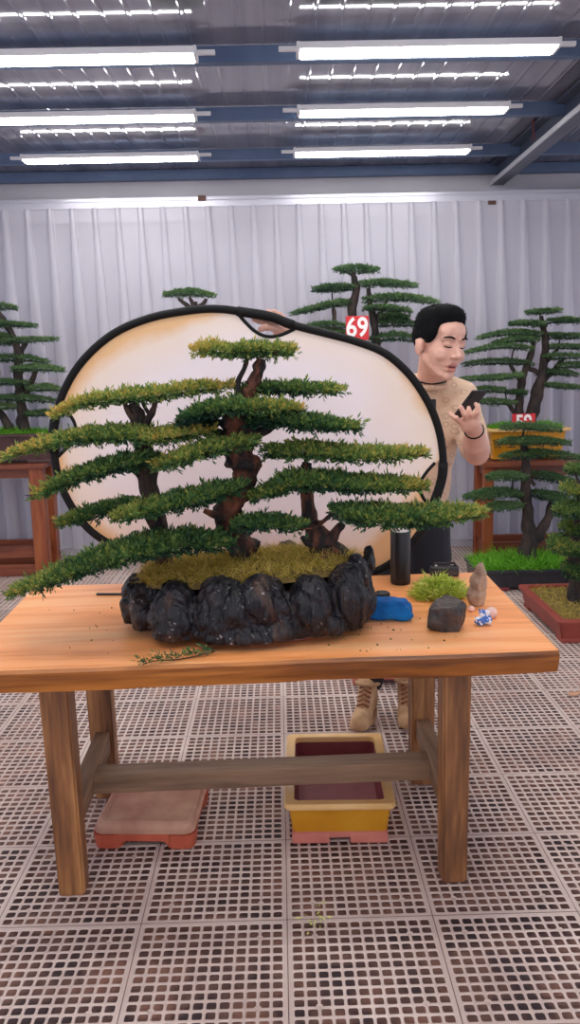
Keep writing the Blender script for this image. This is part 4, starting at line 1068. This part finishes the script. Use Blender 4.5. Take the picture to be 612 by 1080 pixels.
# left hand (holds the phone from behind): palm + fingers
pc = P(494, 443, Y=3.055)
mb.cap(wrL-po, .030, P(497, 446, Y=3.06)-po, .030, 14); mb.cap(P(489, 445, Y=3.055)-po, .019, P(501, 441, Y=3.055)-po, .019, 12); mb.cap(P(492, 450, Y=3.06)-po, .022, P(500, 447, Y=3.055)-po, .022, 12)
def finger(mb, pts, r0, r1):
    for k in range(len(pts)-1):
        a = r0+(r1-r0)*k/(len(pts)-1); b2 = r0+(r1-r0)*(k+1)/(len(pts)-1); mb.cap(pts[k]-po, a, pts[k+1]-po, b2, 12)
finger(mb, [P(487, 446, Y=3.05), P(481, 441, Y=3.025), P(476, 438, Y=3.035), P(475, 435, Y=3.06)], .0105, .008)
finger(mb, [P(489, 444, Y=3.045), P(484, 439, Y=3.015), P(479.5, 434.5, Y=3.025)], .0105, .008) if False else None
finger(mb, [P(492, 443, Y=3.045), P(490, 437, Y=3.015), P(487, 431, Y=3.02), P(486, 429, Y=3.035)], .0110, .0085)
finger(mb, [P(496, 442, Y=3.045), P(497, 437, Y=3.02), P(495, 432.5, Y=3.02), P(494.5, 430, Y=3.03)], .0105, .008)
finger(mb, [P(500, 441, Y=3.045), P(504, 435, Y=3.02), P(504, 429, Y=3.02), P(502, 426, Y=3.035)], .0105, .008)
finger(mb, [P(491, 448, Y=3.06), P(484, 444, Y=3.08), P(479, 438, Y=3.09)], .0120, .0095)      # thumb, along the far edge
# right hand gripping the rim through the opening
g0 = P(288, 337, Y=RY)
mb.cap(wrR-po, .027, P(296, 350, Y=3.075)-po, .028, 14); mb.cap(P(290, 344, Y=3.055)-po, .020, P(302, 351, Y=3.06)-po, .024, 12)
finger(mb, [P(298, 346, Y=3.05), P(288, 341, Y=3.04), P(277, 339.5, Y=3.035), P(268, 337, Y=3.03)], .0135, .0100)
finger(mb, [P(300, 350, Y=3.05), P(290, 346, Y=3.03), P(281, 345, Y=3.02), P(275, 347, Y=3.02)], .0145, .0110)
finger(mb, [P(297, 345, Y=3.05), P(295, 333, Y=3.045), P(289, 328.5, Y=3.03), P(284, 331, Y=3.0+.032)], .0110, .0085)
finger(mb, [P(300, 347, Y=3.05), P(300, 336, Y=3.05), P(295, 331, Y=3.03), P(291, 333, Y=3.0+.032)], .0105, .0082)
finger(mb, [P(292, 344, Y=3.05), P(288, 333, Y=3.045), P(283, 328.5, Y=3.035), P(279, 331, Y=3.0+.032)], .0105, .0082)
body = remesh(mb, .0036, 4)
o = link('body', body, M['skin'], per, True)
body.materials.append(M['lip'])
HBi = HB.inverted()
for f in body.polygons:
    q = HBi @ (Vector(f.center)+po-hc)/HS
    if q.y > .07 and -.094 < q.z < -.058 and abs(q.x) < .023-abs(q.z+.075)*.7: f.material_index = 1
mb = MB(); hcap(mb, (-.012, .0840, -.0745), .0032, (.012, .0840, -.0745), .0032); mb.build('mouth', mat('mouth_dark', sr(96, 40, 40), .6), per, True)
for s in (-1, 1):
    mb = MB(); pts = [H(s*(.016+.038*k/6), .0955-.018*(k/6)**2, .0245+.005*math.sin(PI*k/6)) for k in range(7)]
    mb.tube([p-po for p in pts], [.0028, .0036, .004, .0038, .0034, .003, .0018], 6); mb.build('eyebrow', M['hair'], per, True)
    mb = MB(); pts = [H(s*(.017+.028*k/6), .0885-.012*(k/6)**2, -.0035-.003*math.sin(PI*k/6)) for k in range(7)]
    mb.tube([p-po for p in pts], [.001, .0018, .002, .002, .002, .0018, .001], 6); mb.build('eyelashes', M['hair'], per, True)
# hair
mb = MB()
hball(mb, (0, -.024, .064), (.083, .096, .070), 4); hball(mb, (0, -.050, .024), (.081, .070, .080), 3); hball(mb, (0, .014, .096), (.066, .062, .042), 3); hball(mb, (0, .034, .084), (.058, .042, .028), 3)
for s in (-1, 1): hball(mb, (s*.066, .000, .038), (.017, .052, .042), 3); hcap(mb, (s*.073, .026, .034), .009, (s*.074, .020, .004), .006)
hm = remesh(mb, .0045, 2, lambda c: noise.noise(Vector(c)*150)*.0018+noise.noise(Vector(c)*30)*.0015)
ho = link('hair', hm, M['hair'], per, True)
rng = np.random.default_rng(77); nv = len(hm.vertices); pick = rng.choice(nv, 6500)
C = np.array([tuple(hm.vertices[int(i)].co) for i in pick]); Nn = np.array([tuple(hm.vertices[int(i)].normal) for i in pick])
C += rng.normal(0, .0012, C.shape)
upv = np.array(tuple(HB @ Vector((0, .35, .55)))); keep = (Nn @ np.array(tuple(HB @ Vector((0, 0, 1))))) > -.35
C, Nn = C[keep], Nn[keep]; n = len(C); D = Nn+upv*.5+rng.normal(0, .3, (n, 3)); D /= np.linalg.norm(D, axis=1, keepdims=True)
sd = np.cross(D, rng.normal(size=(n, 3))); sd /= np.linalg.norm(sd, axis=1, keepdims=True); Lh = rng.uniform(.0025, .0055, (n, 1))
V = np.stack([C-sd*.0009-Nn*.001, C+sd*.0009-Nn*.001, C+D*Lh+sd*.0003, C+D*Lh-sd*.0003], 1).reshape(-1, 3)
link('short_strands', np_mesh('short_strands', V, [np.arange(len(V)).reshape(-1, 4)]), M['hair'], ho)
# sweater
mb = MB()
colr = neckb+Vector((.0, -.01, .0))
seg3(mb, neckb.lerp(chest, .25), .075, P(446, 500, Y=3.46), .12); mb.cap(P(425, 455, Y=3.42)-po, .10, P(428, 518, Y=3.46)-po, .115, 16); mb.cap(P(463, 452, Y=3.40)-po, .095, P(452, 505, Y=3.44)-po, .085, 16)
seg3(mb, neckb.lerp(shL, .15), .070, shL+Vector((0, 0, 0)), .071); seg3(mb, neckb.lerp(shR, .15), .070, shR, .064)
seg3(mb, shL, .070, shL.lerp(elL, .9), .058); seg3(mb, shR, .062, elR, .052); seg3(mb, elR, .052, elR.lerp(wrR, .35), .050)
seg3(mb, P(446, 500, Y=3.46), .12, P(441, 524, Y=3.48), .122)
sm = remesh(mb, .007, 6, lambda c: noise.noise(Vector((c[0]*9, c[1]*9, c[2]*16)))*.008+noise.noise(Vector(c)*35)*.0025)
link('sweater', sm, M['sweater'], per, True)
mb = MB(); L = []
for k in range(25):
    a = 2*PI*k/24; L.append(neckb-po+Vector((math.cos(a)*.078, math.sin(a)*.075-.005, .008+.014*math.sin(a))))
mb.tube(L, .011, 8, caps=False); mb.build('collar', M['sweater'], per, True)
mb = MB(); L = []
for k in range(25):
    a = 2*PI*k/24; L.append(neckb-po+Vector((math.cos(a)*.069, math.sin(a)*.066-.014, .034+.024*math.sin(a))))
mb.tube(L, .003, 6, caps=False); mb.build('neck_cord', M['rim'], per, True)
mb = MB(); c = P(457, 427, Y=3.285)-po; mb.box((c.x-.010, c.y-.012, c.z-.022), (c.x+.010, c.y+.012, c.z+.022), .004); mb.build('microphone', M['black'], per, label='small dark clip-on microphone')
mb = MB(); L = []
ax = (wrL-elL).normalized(); u = ax.cross(Vector((1, 0, 0))).normalized(); v2 = ax.cross(u); wc = elL.lerp(wrL, .93)
for k in range(17):
    a = 2*PI*k/16; L.append(wc-po+u*math.cos(a)*.034+v2*math.sin(a)*.034)
mb.tube(L, .0035, 6, caps=False); mb.build('wristband', M['rim'], per, True)
# trousers
anL = P(431, 728, Y=3.52); anR = P(393, 728, Y=3.50); anL.z = max(anL.z, .13); anR.z = max(anR.z, .13)
anL.z = anR.z = .15
knL = (anL+P(447, 590, Y=3.48))/2; knL.z = .48; knR = (anR+P(420, 590, Y=3.48))/2; knR.z = .48
hL = P(450, 588, Y=3.49); hR = P(418, 588, Y=3.49)
mb = MB()
mb.cap(P(446, 538, Y=3.49)-po, .112, hL-po, .105, 16); mb.cap(P(424, 538, Y=3.49)-po, .108, hR-po, .105, 16)
for h_, k_, a_ in ((hL, knL, anL), (hR, knR, anR)):
    seg3(mb, h_, .100, k_, .070); seg3(mb, k_, .070, a_, .046)
tm = remesh(mb, .009, 5, lambda c: noise.noise(Vector((c[0]*8, c[1]*8, c[2]*12)))*.007)
link('trousers', tm, M['dark'], per, True)
# shoes
def shoe(toe_px, Yt, heel, lab):
    tp = P(toe_px[0], toe_px[1], Z=.0); hl = Vector((heel.x, heel.y, 0)); hl.y += .05
    d = (tp-hl); d.z = 0; Ln = d.length; d.normalize(); Mx = Matrix((Vector((-d.y, d.x, 0)), d, Vector((0, 0, 1)))).transposed()
    def S(x, y, z): return hl+Mx @ Vector((x, y, z))-po
    mb = MB()
    secs = [(.0, .030, .05), (.05, .036, .06), (.12, .037, .055), (.18, .043, .045), (.235, .042, .034), (Ln-.028, .034, .028)]
    for a, b_ in zip(secs[:-1], secs[1:]): mb.cap(S(0, a[0]+.02, a[2]), a[1], S(0, b_[0], b_[2]), b_[1], 16)
    mb.cap(S(0, .06, .06), .040, S(0, .07, .145), .044, 16); mb.cap(S(0, .08, .12), .040, S(0, .17, .06), .034, 16)
    mb.v = [(x, y, max(z, .022)) for x, y, z in mb.v]
    me = remesh(mb, .005, 4); sh = link('shoe', me, M['shoe'], per, True, label=lab)
    mb = MB(); n = 28; ring = []
    for k in range(n):
        a = 2*PI*k/n; yy = Ln/2+math.cos(a)*Ln*.52; ww = .040+.010*max(0, math.cos(a)); ring.append((math.sin(a)*ww*(abs(math.sin(a))**-.15 if abs(math.sin(a)) > .1 else 1), yy))
    vs = [S(x, y, 0.001) for x, y in ring]+[S(x*1.03, y*1.0, .026) for x, y in ring]
    mb.add(vs, [(k, (k+1) % n, n+(k+1) % n, n+k) for k in range(n)]+[tuple(range(n))[::-1], tuple(n+k for k in range(n))]); mb.build('sole', M['sole'], sh)
    mb = MB()
    for k in range(6):
        y = .115+k*.016; z = .148-k*.0135; w_ = .026
        mb.tube([S(-w_, y, z-.006), S(0, y+.006, z+.006), S(w_, y+.012, z-.006)], .0028, 6); mb.tube([S(w_, y, z-.006), S(0, y+.004, z+.007), S(-w_, y+.012, z-.006)], .0028, 6)
    mb.build('laces', M['stand'], sh, True)
    mb = MB(); L = [S(math.cos(a)*.047, .072+math.sin(a)*.05, .150+.008*math.sin(a)) for a in [2*PI*k/16 for k in range(17)]]
    mb.tube(L, .009, 8, caps=False); mb.build('shoe_collar', M['shoe'], sh, True)
shoe((382, 768), 3.3, anR, 'tan high-top lace-up shoe'); shoe((430, 768), 3.3, anL, 'tan high-top lace-up shoe')

# ---- phone in his hand
a = P(491, 417.5, Y=3.02); b_ = P(512, 418, Y=3.09); c = P(479, 435.5, Y=3.065)
ux = (b_-a).normalized(); uy = (c-a); uy = (uy-ux*uy.dot(ux)).normalized(); uz = ux.cross(uy)
ph = thing('phone', 'black smartphone held up in his hand', 'phone', tuple((b_+c)/2+Vector((0, .002, 0))))
Mr = Matrix((ux, uy, uz)).transposed().to_4x4()
Wp, Lp = .079, max(.13, (c-a).length*1.25)
mb = MB(); mb.box((-Wp/2, -Lp/2, -.0045), (Wp/2, Lp/2, .0045), .003, Mr); mb.build('case', M['black'], ph)
sgn = 1 if (Mr.to_3x3() @ Vector((0, 0, 1))).y > 0 else -1
mb = MB(); mb.box((-Wp/2+.004, -Lp/2+.004, sgn*.0042), (Wp/2-.004, Lp/2-.004, sgn*.0052), 0, Mr); mb.build('screen', M['blackpot'], ph)
mb = MB(); mb.box((-Wp/2+.006, -Lp/2+.006, -sgn*.0042), (-Wp/2+.03, -Lp/2+.035, -sgn*.0065), .002, Mr); mb.build('camera_bump', M['black'], ph)

# ================================================================== THINGS ON THE TABLE
def onT(px, py): return P(px, py, Z=TZ)
EPS = .0008
# flask
p = onT(424, 618); p.y += .034
t = thing('flask', 'tall matte black insulated flask with steel neck, standing at the back of the table', 'flask', (p.x, p.y, TZ+EPS))
mb = MB(); mb.lathe([(.030, 0), (.034, .004), (.0345, .02), (.0345, .178), (.033, .184)], seg=32); mb.build('flask_body', M['black'], t, True)
mb = MB(); mb.lathe([(.031, .182), (.0315, .19), (.030, .191), (.0315, .196), (.030, .198), (.0315, .203), (.030, .206), (.029, .207), (.026, .207), (.026, .150)], seg=32, cap=False); mb.build('steel_neck', M['steelcap'], t, True, label='threaded steel neck')
# cloth
p = onT(413, 655); t0 = Vector((p.x-.005, p.y+.04, TZ+EPS))
def cloth():
    mb = MB()
    for k, (w_, d, z, r, dx) in enumerate(((.135, .085, .012, .012, 0), (.13, .08, .030, .011, .004), (.115, .07, .046, .010, -.002))):
        mb.box((-w_/2+dx, -d/2, z-r), (w_/2+dx, d/2, z+r), .009)
    mb.cap((-.07, -.02, .02), .018, (.068, -.03, .014), .013); mb.cap((-.06, .0, .046), .016, (.045, -.012, .040), .012)
    me = remesh(mb, .004, 5, lambda c: noise.noise(Vector((c[0]*26, c[1]*50, c[2]*50)))*.005)
    for v in me.vertices: v.co.z = max(v.co.z, 0)
    return me
o = link('cloth', cloth(), M['blue'], None, True); o.location = t0; o.rotation_euler = (0, 0, -.25)
tag(o, 'crumpled bright blue cloth folded on the table beside the stone pot', 'cloth')
# small dark tin behind the cloth
p = onT(404, 634); mb = MB(); mb.lathe([(.024, 0), (.026, .003), (.026, .020), (.022, .024), (.018, .024), (.018, .018)], seg=24)
o = mb.build('jar_lid', M['black'], None, True); o.location = (p.x, p.y+.02, TZ+EPS); tag(o, 'small round black lid between stone pot and flask', 'lid')
# black device at the back edge
p = onT(470, 609); t = thing('radio', 'small black rounded electronic device lying at the back edge of the table', 'device', (p.x, p.y+.02, TZ+EPS), -.06)
mb = MB(); mb.box((-.05, -.018, 0), (.05, .018, .036), .008); mb.build('device_body', M['black'], t, True)
mb = MB(); mb.box((-.046, -.0195, .006), (.046, -.0175, .024), .001); mb.build('front_panel', M['blackpot'], t)
mb = MB(); mb.lathe([(.005, 0), (.005, .004), (.003, .005)], (-.03, 0, .0355), 12); mb.build('button', M['white'], t)
mb = MB(); mb.tube([(-.04, 0, .034), (-.035, 0, .046), (.035, 0, .046), (.04, 0, .034)], .004, 8); mb.build('handle', M['black'], t, True)
# clippings pile (uncountable)
p = onT(468, 634); pile = Vector((p.x, p.y+.055, TZ)); rng = np.random.default_rng(21)
n = 900; a = rng.uniform(0, 2*PI, n); r = np.sqrt(rng.uniform(0, 1, n)); hh = np.clip(1-r**1.6, 0, 1)*.055
C = np.stack([r*np.cos(a)*.082, r*np.sin(a)*.058, .004+hh*rng.uniform(.2, 1, n)], 1)
D = rng.normal(0, 1, (n, 3)); D[:, 2] = np.abs(D[:, 2])*.35+.05
me = sprig_mesh('clippings', C, D, .022, .0022, 5, .5+rng.normal(0, .22, n), rng, .9, .9)
co = np.empty(len(me.vertices)*3, np.float32); me.vertices.foreach_get('co', co); co = co.reshape(-1, 3); co[:, 2] = np.maximum(co[:, 2], .001); me.vertices.foreach_set('co', co.ravel())
o = link('leaf_clippings', me, M['clipping']); o.location = pile; tag(o, 'heap of pale green leaf clippings on the table', 'clippings', kind='stuff')
# rocks
def rock(pts, vox, m, name, loc, label, amp, facet=0, cat='stone', rz=0):
    mb = MB()
    for c, r in pts: mb.ico(c, r, 3)
    def dd(c):
        q = Vector(c); v = noise.voronoi(q*facet)[0] if facet else (0, 0)
        return noise.noise(q*30)*amp+noise.noise(q*80)*amp*.35-(v[1]-v[0])*amp*.0+(v[0]*amp*1.2 if facet else 0)-amp*.4
    me = remesh(mb, vox, 1, dd)
    for v in me.vertices: v.co.z = max(v.co.z, 0)
    o = link(name, me, m, None, True); o.location = loc; o.rotation_euler = (0, 0, rz); tag(o, label, cat); return o
p = onT(510, 641)
rock([((0, 0, .025), (.030, .026, .034)), ((.004, 0, .07), (.026, .022, .040)), ((.010, 0, .105), (.018, .016, .030)), ((-.010, 0, .04), (.022, .02, .03)), ((.013, 0, .122), (.011, .012, .016))], .0035, M['tan_rock'], 'upright_stone', (p.x-.014, p.y+.03, TZ), 'upright tan-brown pointed stone beside the leaf clippings', .006, 18)
p = onT(474, 667)
mbr = MB(); bm = bmesh.new()
for q in ((-.060, -.035, .012), (-.055, -.03, .065), (-.02, -.045, .0), (.028, -.045, .0), (.045, -.02, .085), (-.03, .01, .082), (.055, .0, .015), (.062, .01, .060), (-.045, .045, .01), (.03, .05, .01), (.01, .04, .088), (-.04, .04, .055), (-.005, -.048, .07), (.02, -.048, .072)):
    bm.verts.new(q)
bmesh.ops.convex_hull(bm, input=bm.verts[:]); bmesh.ops.delete(bm, geom=[v for v in bm.verts if not v.link_faces], context='VERTS')
mbr.frombm(bm)
me = remesh(mbr, .003, 0, lambda c: noise.noise(Vector(c)*25)*.003+noise.noise(Vector(c)*90)*.0008)
for v in me.vertices: v.co.z = max(v.co.z, 0)
o = link('dark_stone', me, M['dark_rock'], None, True); o.location = (p.x, p.y+.045, TZ); tag(o, 'chunky dark angular stone in front of the leaf clippings', 'stone')
# little white ball and crumpled blue/white wrapper
p = onT(498, 646); mb = MB(); mb.ico((0, 0, .009), .0095, 3); o = mb.build('white_pebble', M['pinkball'], None, True); o.location = (p.x, p.y+.008, TZ); tag(o, 'tiny pale round pebble touching the dark stone', 'pebble')
p = onT(512, 661); mb = MB()
for q, r in (((-.008, 0, .014), (.02, .014, .014)), ((.004, .004, .028), (.014, .012, .018)), ((-.006, -.004, .036), (.012, .01, .012)), ((.012, 0, .012), (.012, .012, .012))): mb.ico(q, r, 3)
me = remesh(mb, .0022, 0, lambda c: noise.noise(Vector(c)*110)*.006-abs(noise.noise(Vector(c)*60))*.004)
for v in me.vertices: v.co.z = max(v.co.z, 0)
o = link('crumpled_wrapper', me, M['bluewhite'], None, False); o.location = (p.x, p.y+.015, TZ); tag(o, 'crumpled blue and white wrapper near the right edge of the table', 'wrapper')
p = onT(518, 655); mb = MB(); mb.ico((0, 0, .017), .0175, 3); o = mb.build('pink_pebble', M['pinkball'], None, True); o.location = (p.x+.008, p.y+.028, TZ); tag(o, 'pale pink round pebble behind the blue and white wrapper', 'pebble')
# dark rod, left
a = onT(102, 628); b_ = onT(135, 628); mb = MB(); mb.tube([(0, 0, .004), (b_.x-a.x, b_.y-a.y, .004)], .004, 8); o = mb.build('thin_rod', M['black']); o.location = (a.x, a.y, TZ+EPS); tag(o, 'thin dark rod lying on the table left of the stone pot', 'rod')
# fallen twig at the front edge
a = onT(150, 704); rng = np.random.default_rng(5); tw = Vector((a.x, a.y+.004, TZ)); b_ = onT(228, 690)-tw; mb = MB(); Lw = [Vector((b_.x*k/8, b_.y*k/8+.004*math.sin(k*1.7), .006+.004*math.sin(k))) for k in range(9)]
mb.tube(Lw, [.0016]*8+[.0008], 6); t = thing('fallen_twig', 'fallen twig with small grey-green leaves at the front edge of the table', 'twig', tuple(tw)); mb.build('stem', M['bark'], t)
n = 70; k = rng.uniform(0, 1, n); C = np.stack([b_.x*k, b_.y*k+rng.normal(0, .004, n), .006+rng.uniform(0, .01, n)], 1); D = np.stack([rng.normal(-.6, .5, n), rng.normal(0, .6, n), rng.uniform(.1, .6, n)], 1)
link('leaves', sprig_mesh('leaves', C, D, .011, .0022, 4, .28+rng.normal(0, .1, n), rng), M['leaf'], t)
# soil crumbs
rng = np.random.default_rng(8); mb = MB(); cp = onT(330, 680)
for k in range(50):
    g = onT(float(rng.choice([rng.normal(385, 18), rng.normal(95, 16), rng.normal(430, 25)])), float(rng.uniform(640, 690)))-cp
    mb.ico((g.x, g.y, .001), float(rng.uniform(.0012, .0035)), 1)
o = mb.build('soil_crumbs', M['soil']); o.location = (cp.x, cp.y, TZ); tag(o, 'scattered soil crumbs on the tabletop', 'soil crumbs', kind='stuff')

# ================================================================== UNDER THE TABLE
# empty yellow pot
fb = P(311, 884, Z=0); fbr = P(411, 889, Z=0); print('ypot front', fb, fbr)
rimz = .145
a = P(302, 846, Z=rimz); b_ = P(422, 852, Z=rimz); c = P(319, 771, Z=rimz); print('rim', a, b_, c)
W = (b_.x-a.x)*1.0; D_ = (c.y-a.y)
root = thing('planter', 'empty rectangular yellow pot with cream rim and maroon inside, under the table', 'pot', ((a.x+b_.x)/2, (a.y+b_.y)/2+D_/2, .001), -.03)
rect_pot(root, W, D_, rimz, M['yellow'], M['cream'], .016, .93, True, .02, None, footm=M['pinkclay'], wall=.016, inner=M['maroon'], footh=.03, feetw=.34)
mb = MB(); A, B = (W/2-.016)*.945, D_/2-.016-(W/2-.016)*.05
mb.frustum(.018, .040, (A*.985, B*.985), (A, B)); mb.build('base_band', M['pinkclay'], root)
mb = MB(); mb.lathe([(.02, .0), (.02, .003)], (.0, -.10, .0397), 20); mb.build('drain_hole', M['ink'], root, label='round dark drain hole')
mb = MB(); mb.box((-A*.86, -B*.93, .030), (A*.86, B*.93, .0395)); mb.build('pot_floor', M['mauve'], root)
# terracotta slab stand
a = P(100, 893, Z=0); b_ = P(203, 900, Z=0); c = P(222, 838, Z=.08); print('slab', a, b_, c)
W = (b_.x-a.x)*1.04; root = thing('pot_stand', 'dusty low terracotta pot stand with bracket feet, under the table at left', 'pot stand', ((a.x+b_.x)/2+.012, (a.y+b_.y)/2+.175, .001), -.06)
Hs = .085; X, Y_ = W/2, .175
def rrect(x, y, r, n=6):
    pts = []
    for cx, cy, a0 in ((x-r, y-r, 0), (-x+r, y-r, PI/2), (-x+r, -y+r, PI), (x-r, -y+r, 3*PI/2)):
        for k in range(n+1): pts.append((cx+math.cos(a0+PI/2*k/n)*r, cy+math.sin(a0+PI/2*k/n)*r))
    return pts
def stack_rings(rows):
    mb = MB(); vs = []; n = None
    for (x, y, r, z) in rows:
        q = rrect(x, y, r); n = len(q); vs += [(a_, b2, z) for a_, b2 in q]
    fs = [(i*n+k, i*n+(k+1) % n, (i+1)*n+(k+1) % n, (i+1)*n+k) for i in range(len(rows)-1) for k in range(n)]+[tuple(range(n))[::-1], tuple((len(rows)-1)*n+k for k in range(n))]
    return mb.add(vs, fs)
stack_rings([(X-.012, Y_-.012, .03, .045), (X-.004, Y_-.004, .034, .050), (X-.002, Y_-.002, .034, .058), (X-.010, Y_-.010, .03, .064), (X-.014, Y_-.014, .03, .078), (X-.022, Y_-.022, .028, .085), (X-.034, Y_-.034, .024, .085), (X-.04, Y_-.04, .02, .082)]).build('slab', M['dust'], root)
# apron with arched cut-outs between bracket feet
for sx in (-1, 1):
    for sy in (-1, 1):
        mb = MB(); q = rrect(.045, .045, .028); n = len(q)
        vs = [(sx*(X-.050)+u_, sy*(Y_-.050)+v_, 0) for u_, v_ in q]+[(sx*(X-.047)+u_*1.05, sy*(Y_-.047)+v_*1.05, .048) for u_, v_ in q]
        mb.add(vs, [(k, (k+1) % n, n+(k+1) % n, n+k) for k in range(n)]+[tuple(range(n))[::-1], tuple(n+k for k in range(n))]); mb.build('foot', M['terra'], root)
for s in (-1, 1):
    for hor in (0, 1):
        Lx = (X if hor == 0 else Y_)-.085; off_ = (Y_ if hor == 0 else X)-.008; pts = []
        for k in range(13):
            u_ = -1+2*k/12; pts.append((u_*Lx, .024+(.0 if abs(u_) < .8 else -.014*(abs(u_)-.8)/.2)))
        vs = []
        for dd_ in (0, -.02):
            for (u_, z) in pts: vs.append((u_, off_+dd_, z))
            for (u_, z) in pts: vs.append((u_, off_+dd_, .048))
        n = 13; fs = [(k, k+1, n+k+1, n+k) for k in range(n-1)]+[(2*n+k, 3*n+k, 3*n+k+1, 2*n+k+1) for k in range(n-1)]+[(k, 2*n+k, 2*n+k+1, k+1) for k in range(n-1)]+[(n+k, n+k+1, 3*n+k+1, 3*n+k) for k in range(n-1)]
        vs = [(x, s*y, z) if hor == 0 else (s*y, x, z) for x, y, z in vs]
        MB().add(vs, fs).build('apron', M['terra'], root)
# pale pink tray on the floor behind the man
p = P(420, 734, Z=.0); root = thing('planter', 'pale pink shallow pot on the floor behind the man, seen between his feet', 'pot', (p.x, p.y+.30, .001))
rect_pot(root, .42, .34, .12, M['pinkclay'], M['pinkclay'], .012, .95, True, wall=.016, soil=None)

# fallen bits on the floor
rng = np.random.default_rng(31)
p = P(333, 972, Z=0); n = 9
C = np.stack([rng.normal(0, .012, n), rng.normal(0, .03, n), rng.uniform(.003, .006, n)], 1); D = np.stack([rng.normal(0, 1, n), rng.normal(0, 1, n), rng.uniform(.05, .2, n)], 1)
o = link('fallen_sprig', sprig_mesh('fallen_sprig', C, D, .014, .003, 3, .85+rng.normal(0, .08, n), rng), M['clipping']); o.location = (p.x, p.y, .002); tag(o, 'small yellow-green sprig fallen on the grating in front of the table', 'sprig')
p = P(605, 733, Z=0); mb = MB()
L = [(-.03, -.012, .006), (-.012, -.022, .003), (.015, -.018, .006), (.034, .0, .014), (.012, .018, .007), (-.014, .020, .005), (0, 0, .001)]
mb.add(L+[(a_, b2, z+.0012) for a_, b2, z in L], [(k, (k+1) % 6, 6) for k in range(6)]+[(7+(k+1) % 6, 7+k, 13) for k in range(6)]+[(k, 7+k, 7+(k+1) % 6, (k+1) % 6) for k in range(6)])
o = mb.build('fallen_leaf', mat('dry_leaf', sr(196, 150, 120), .7)); o.location = (p.x, p.y, .001); tag(o, 'dry tan leaf lying on the floor right of the table', 'leaf')
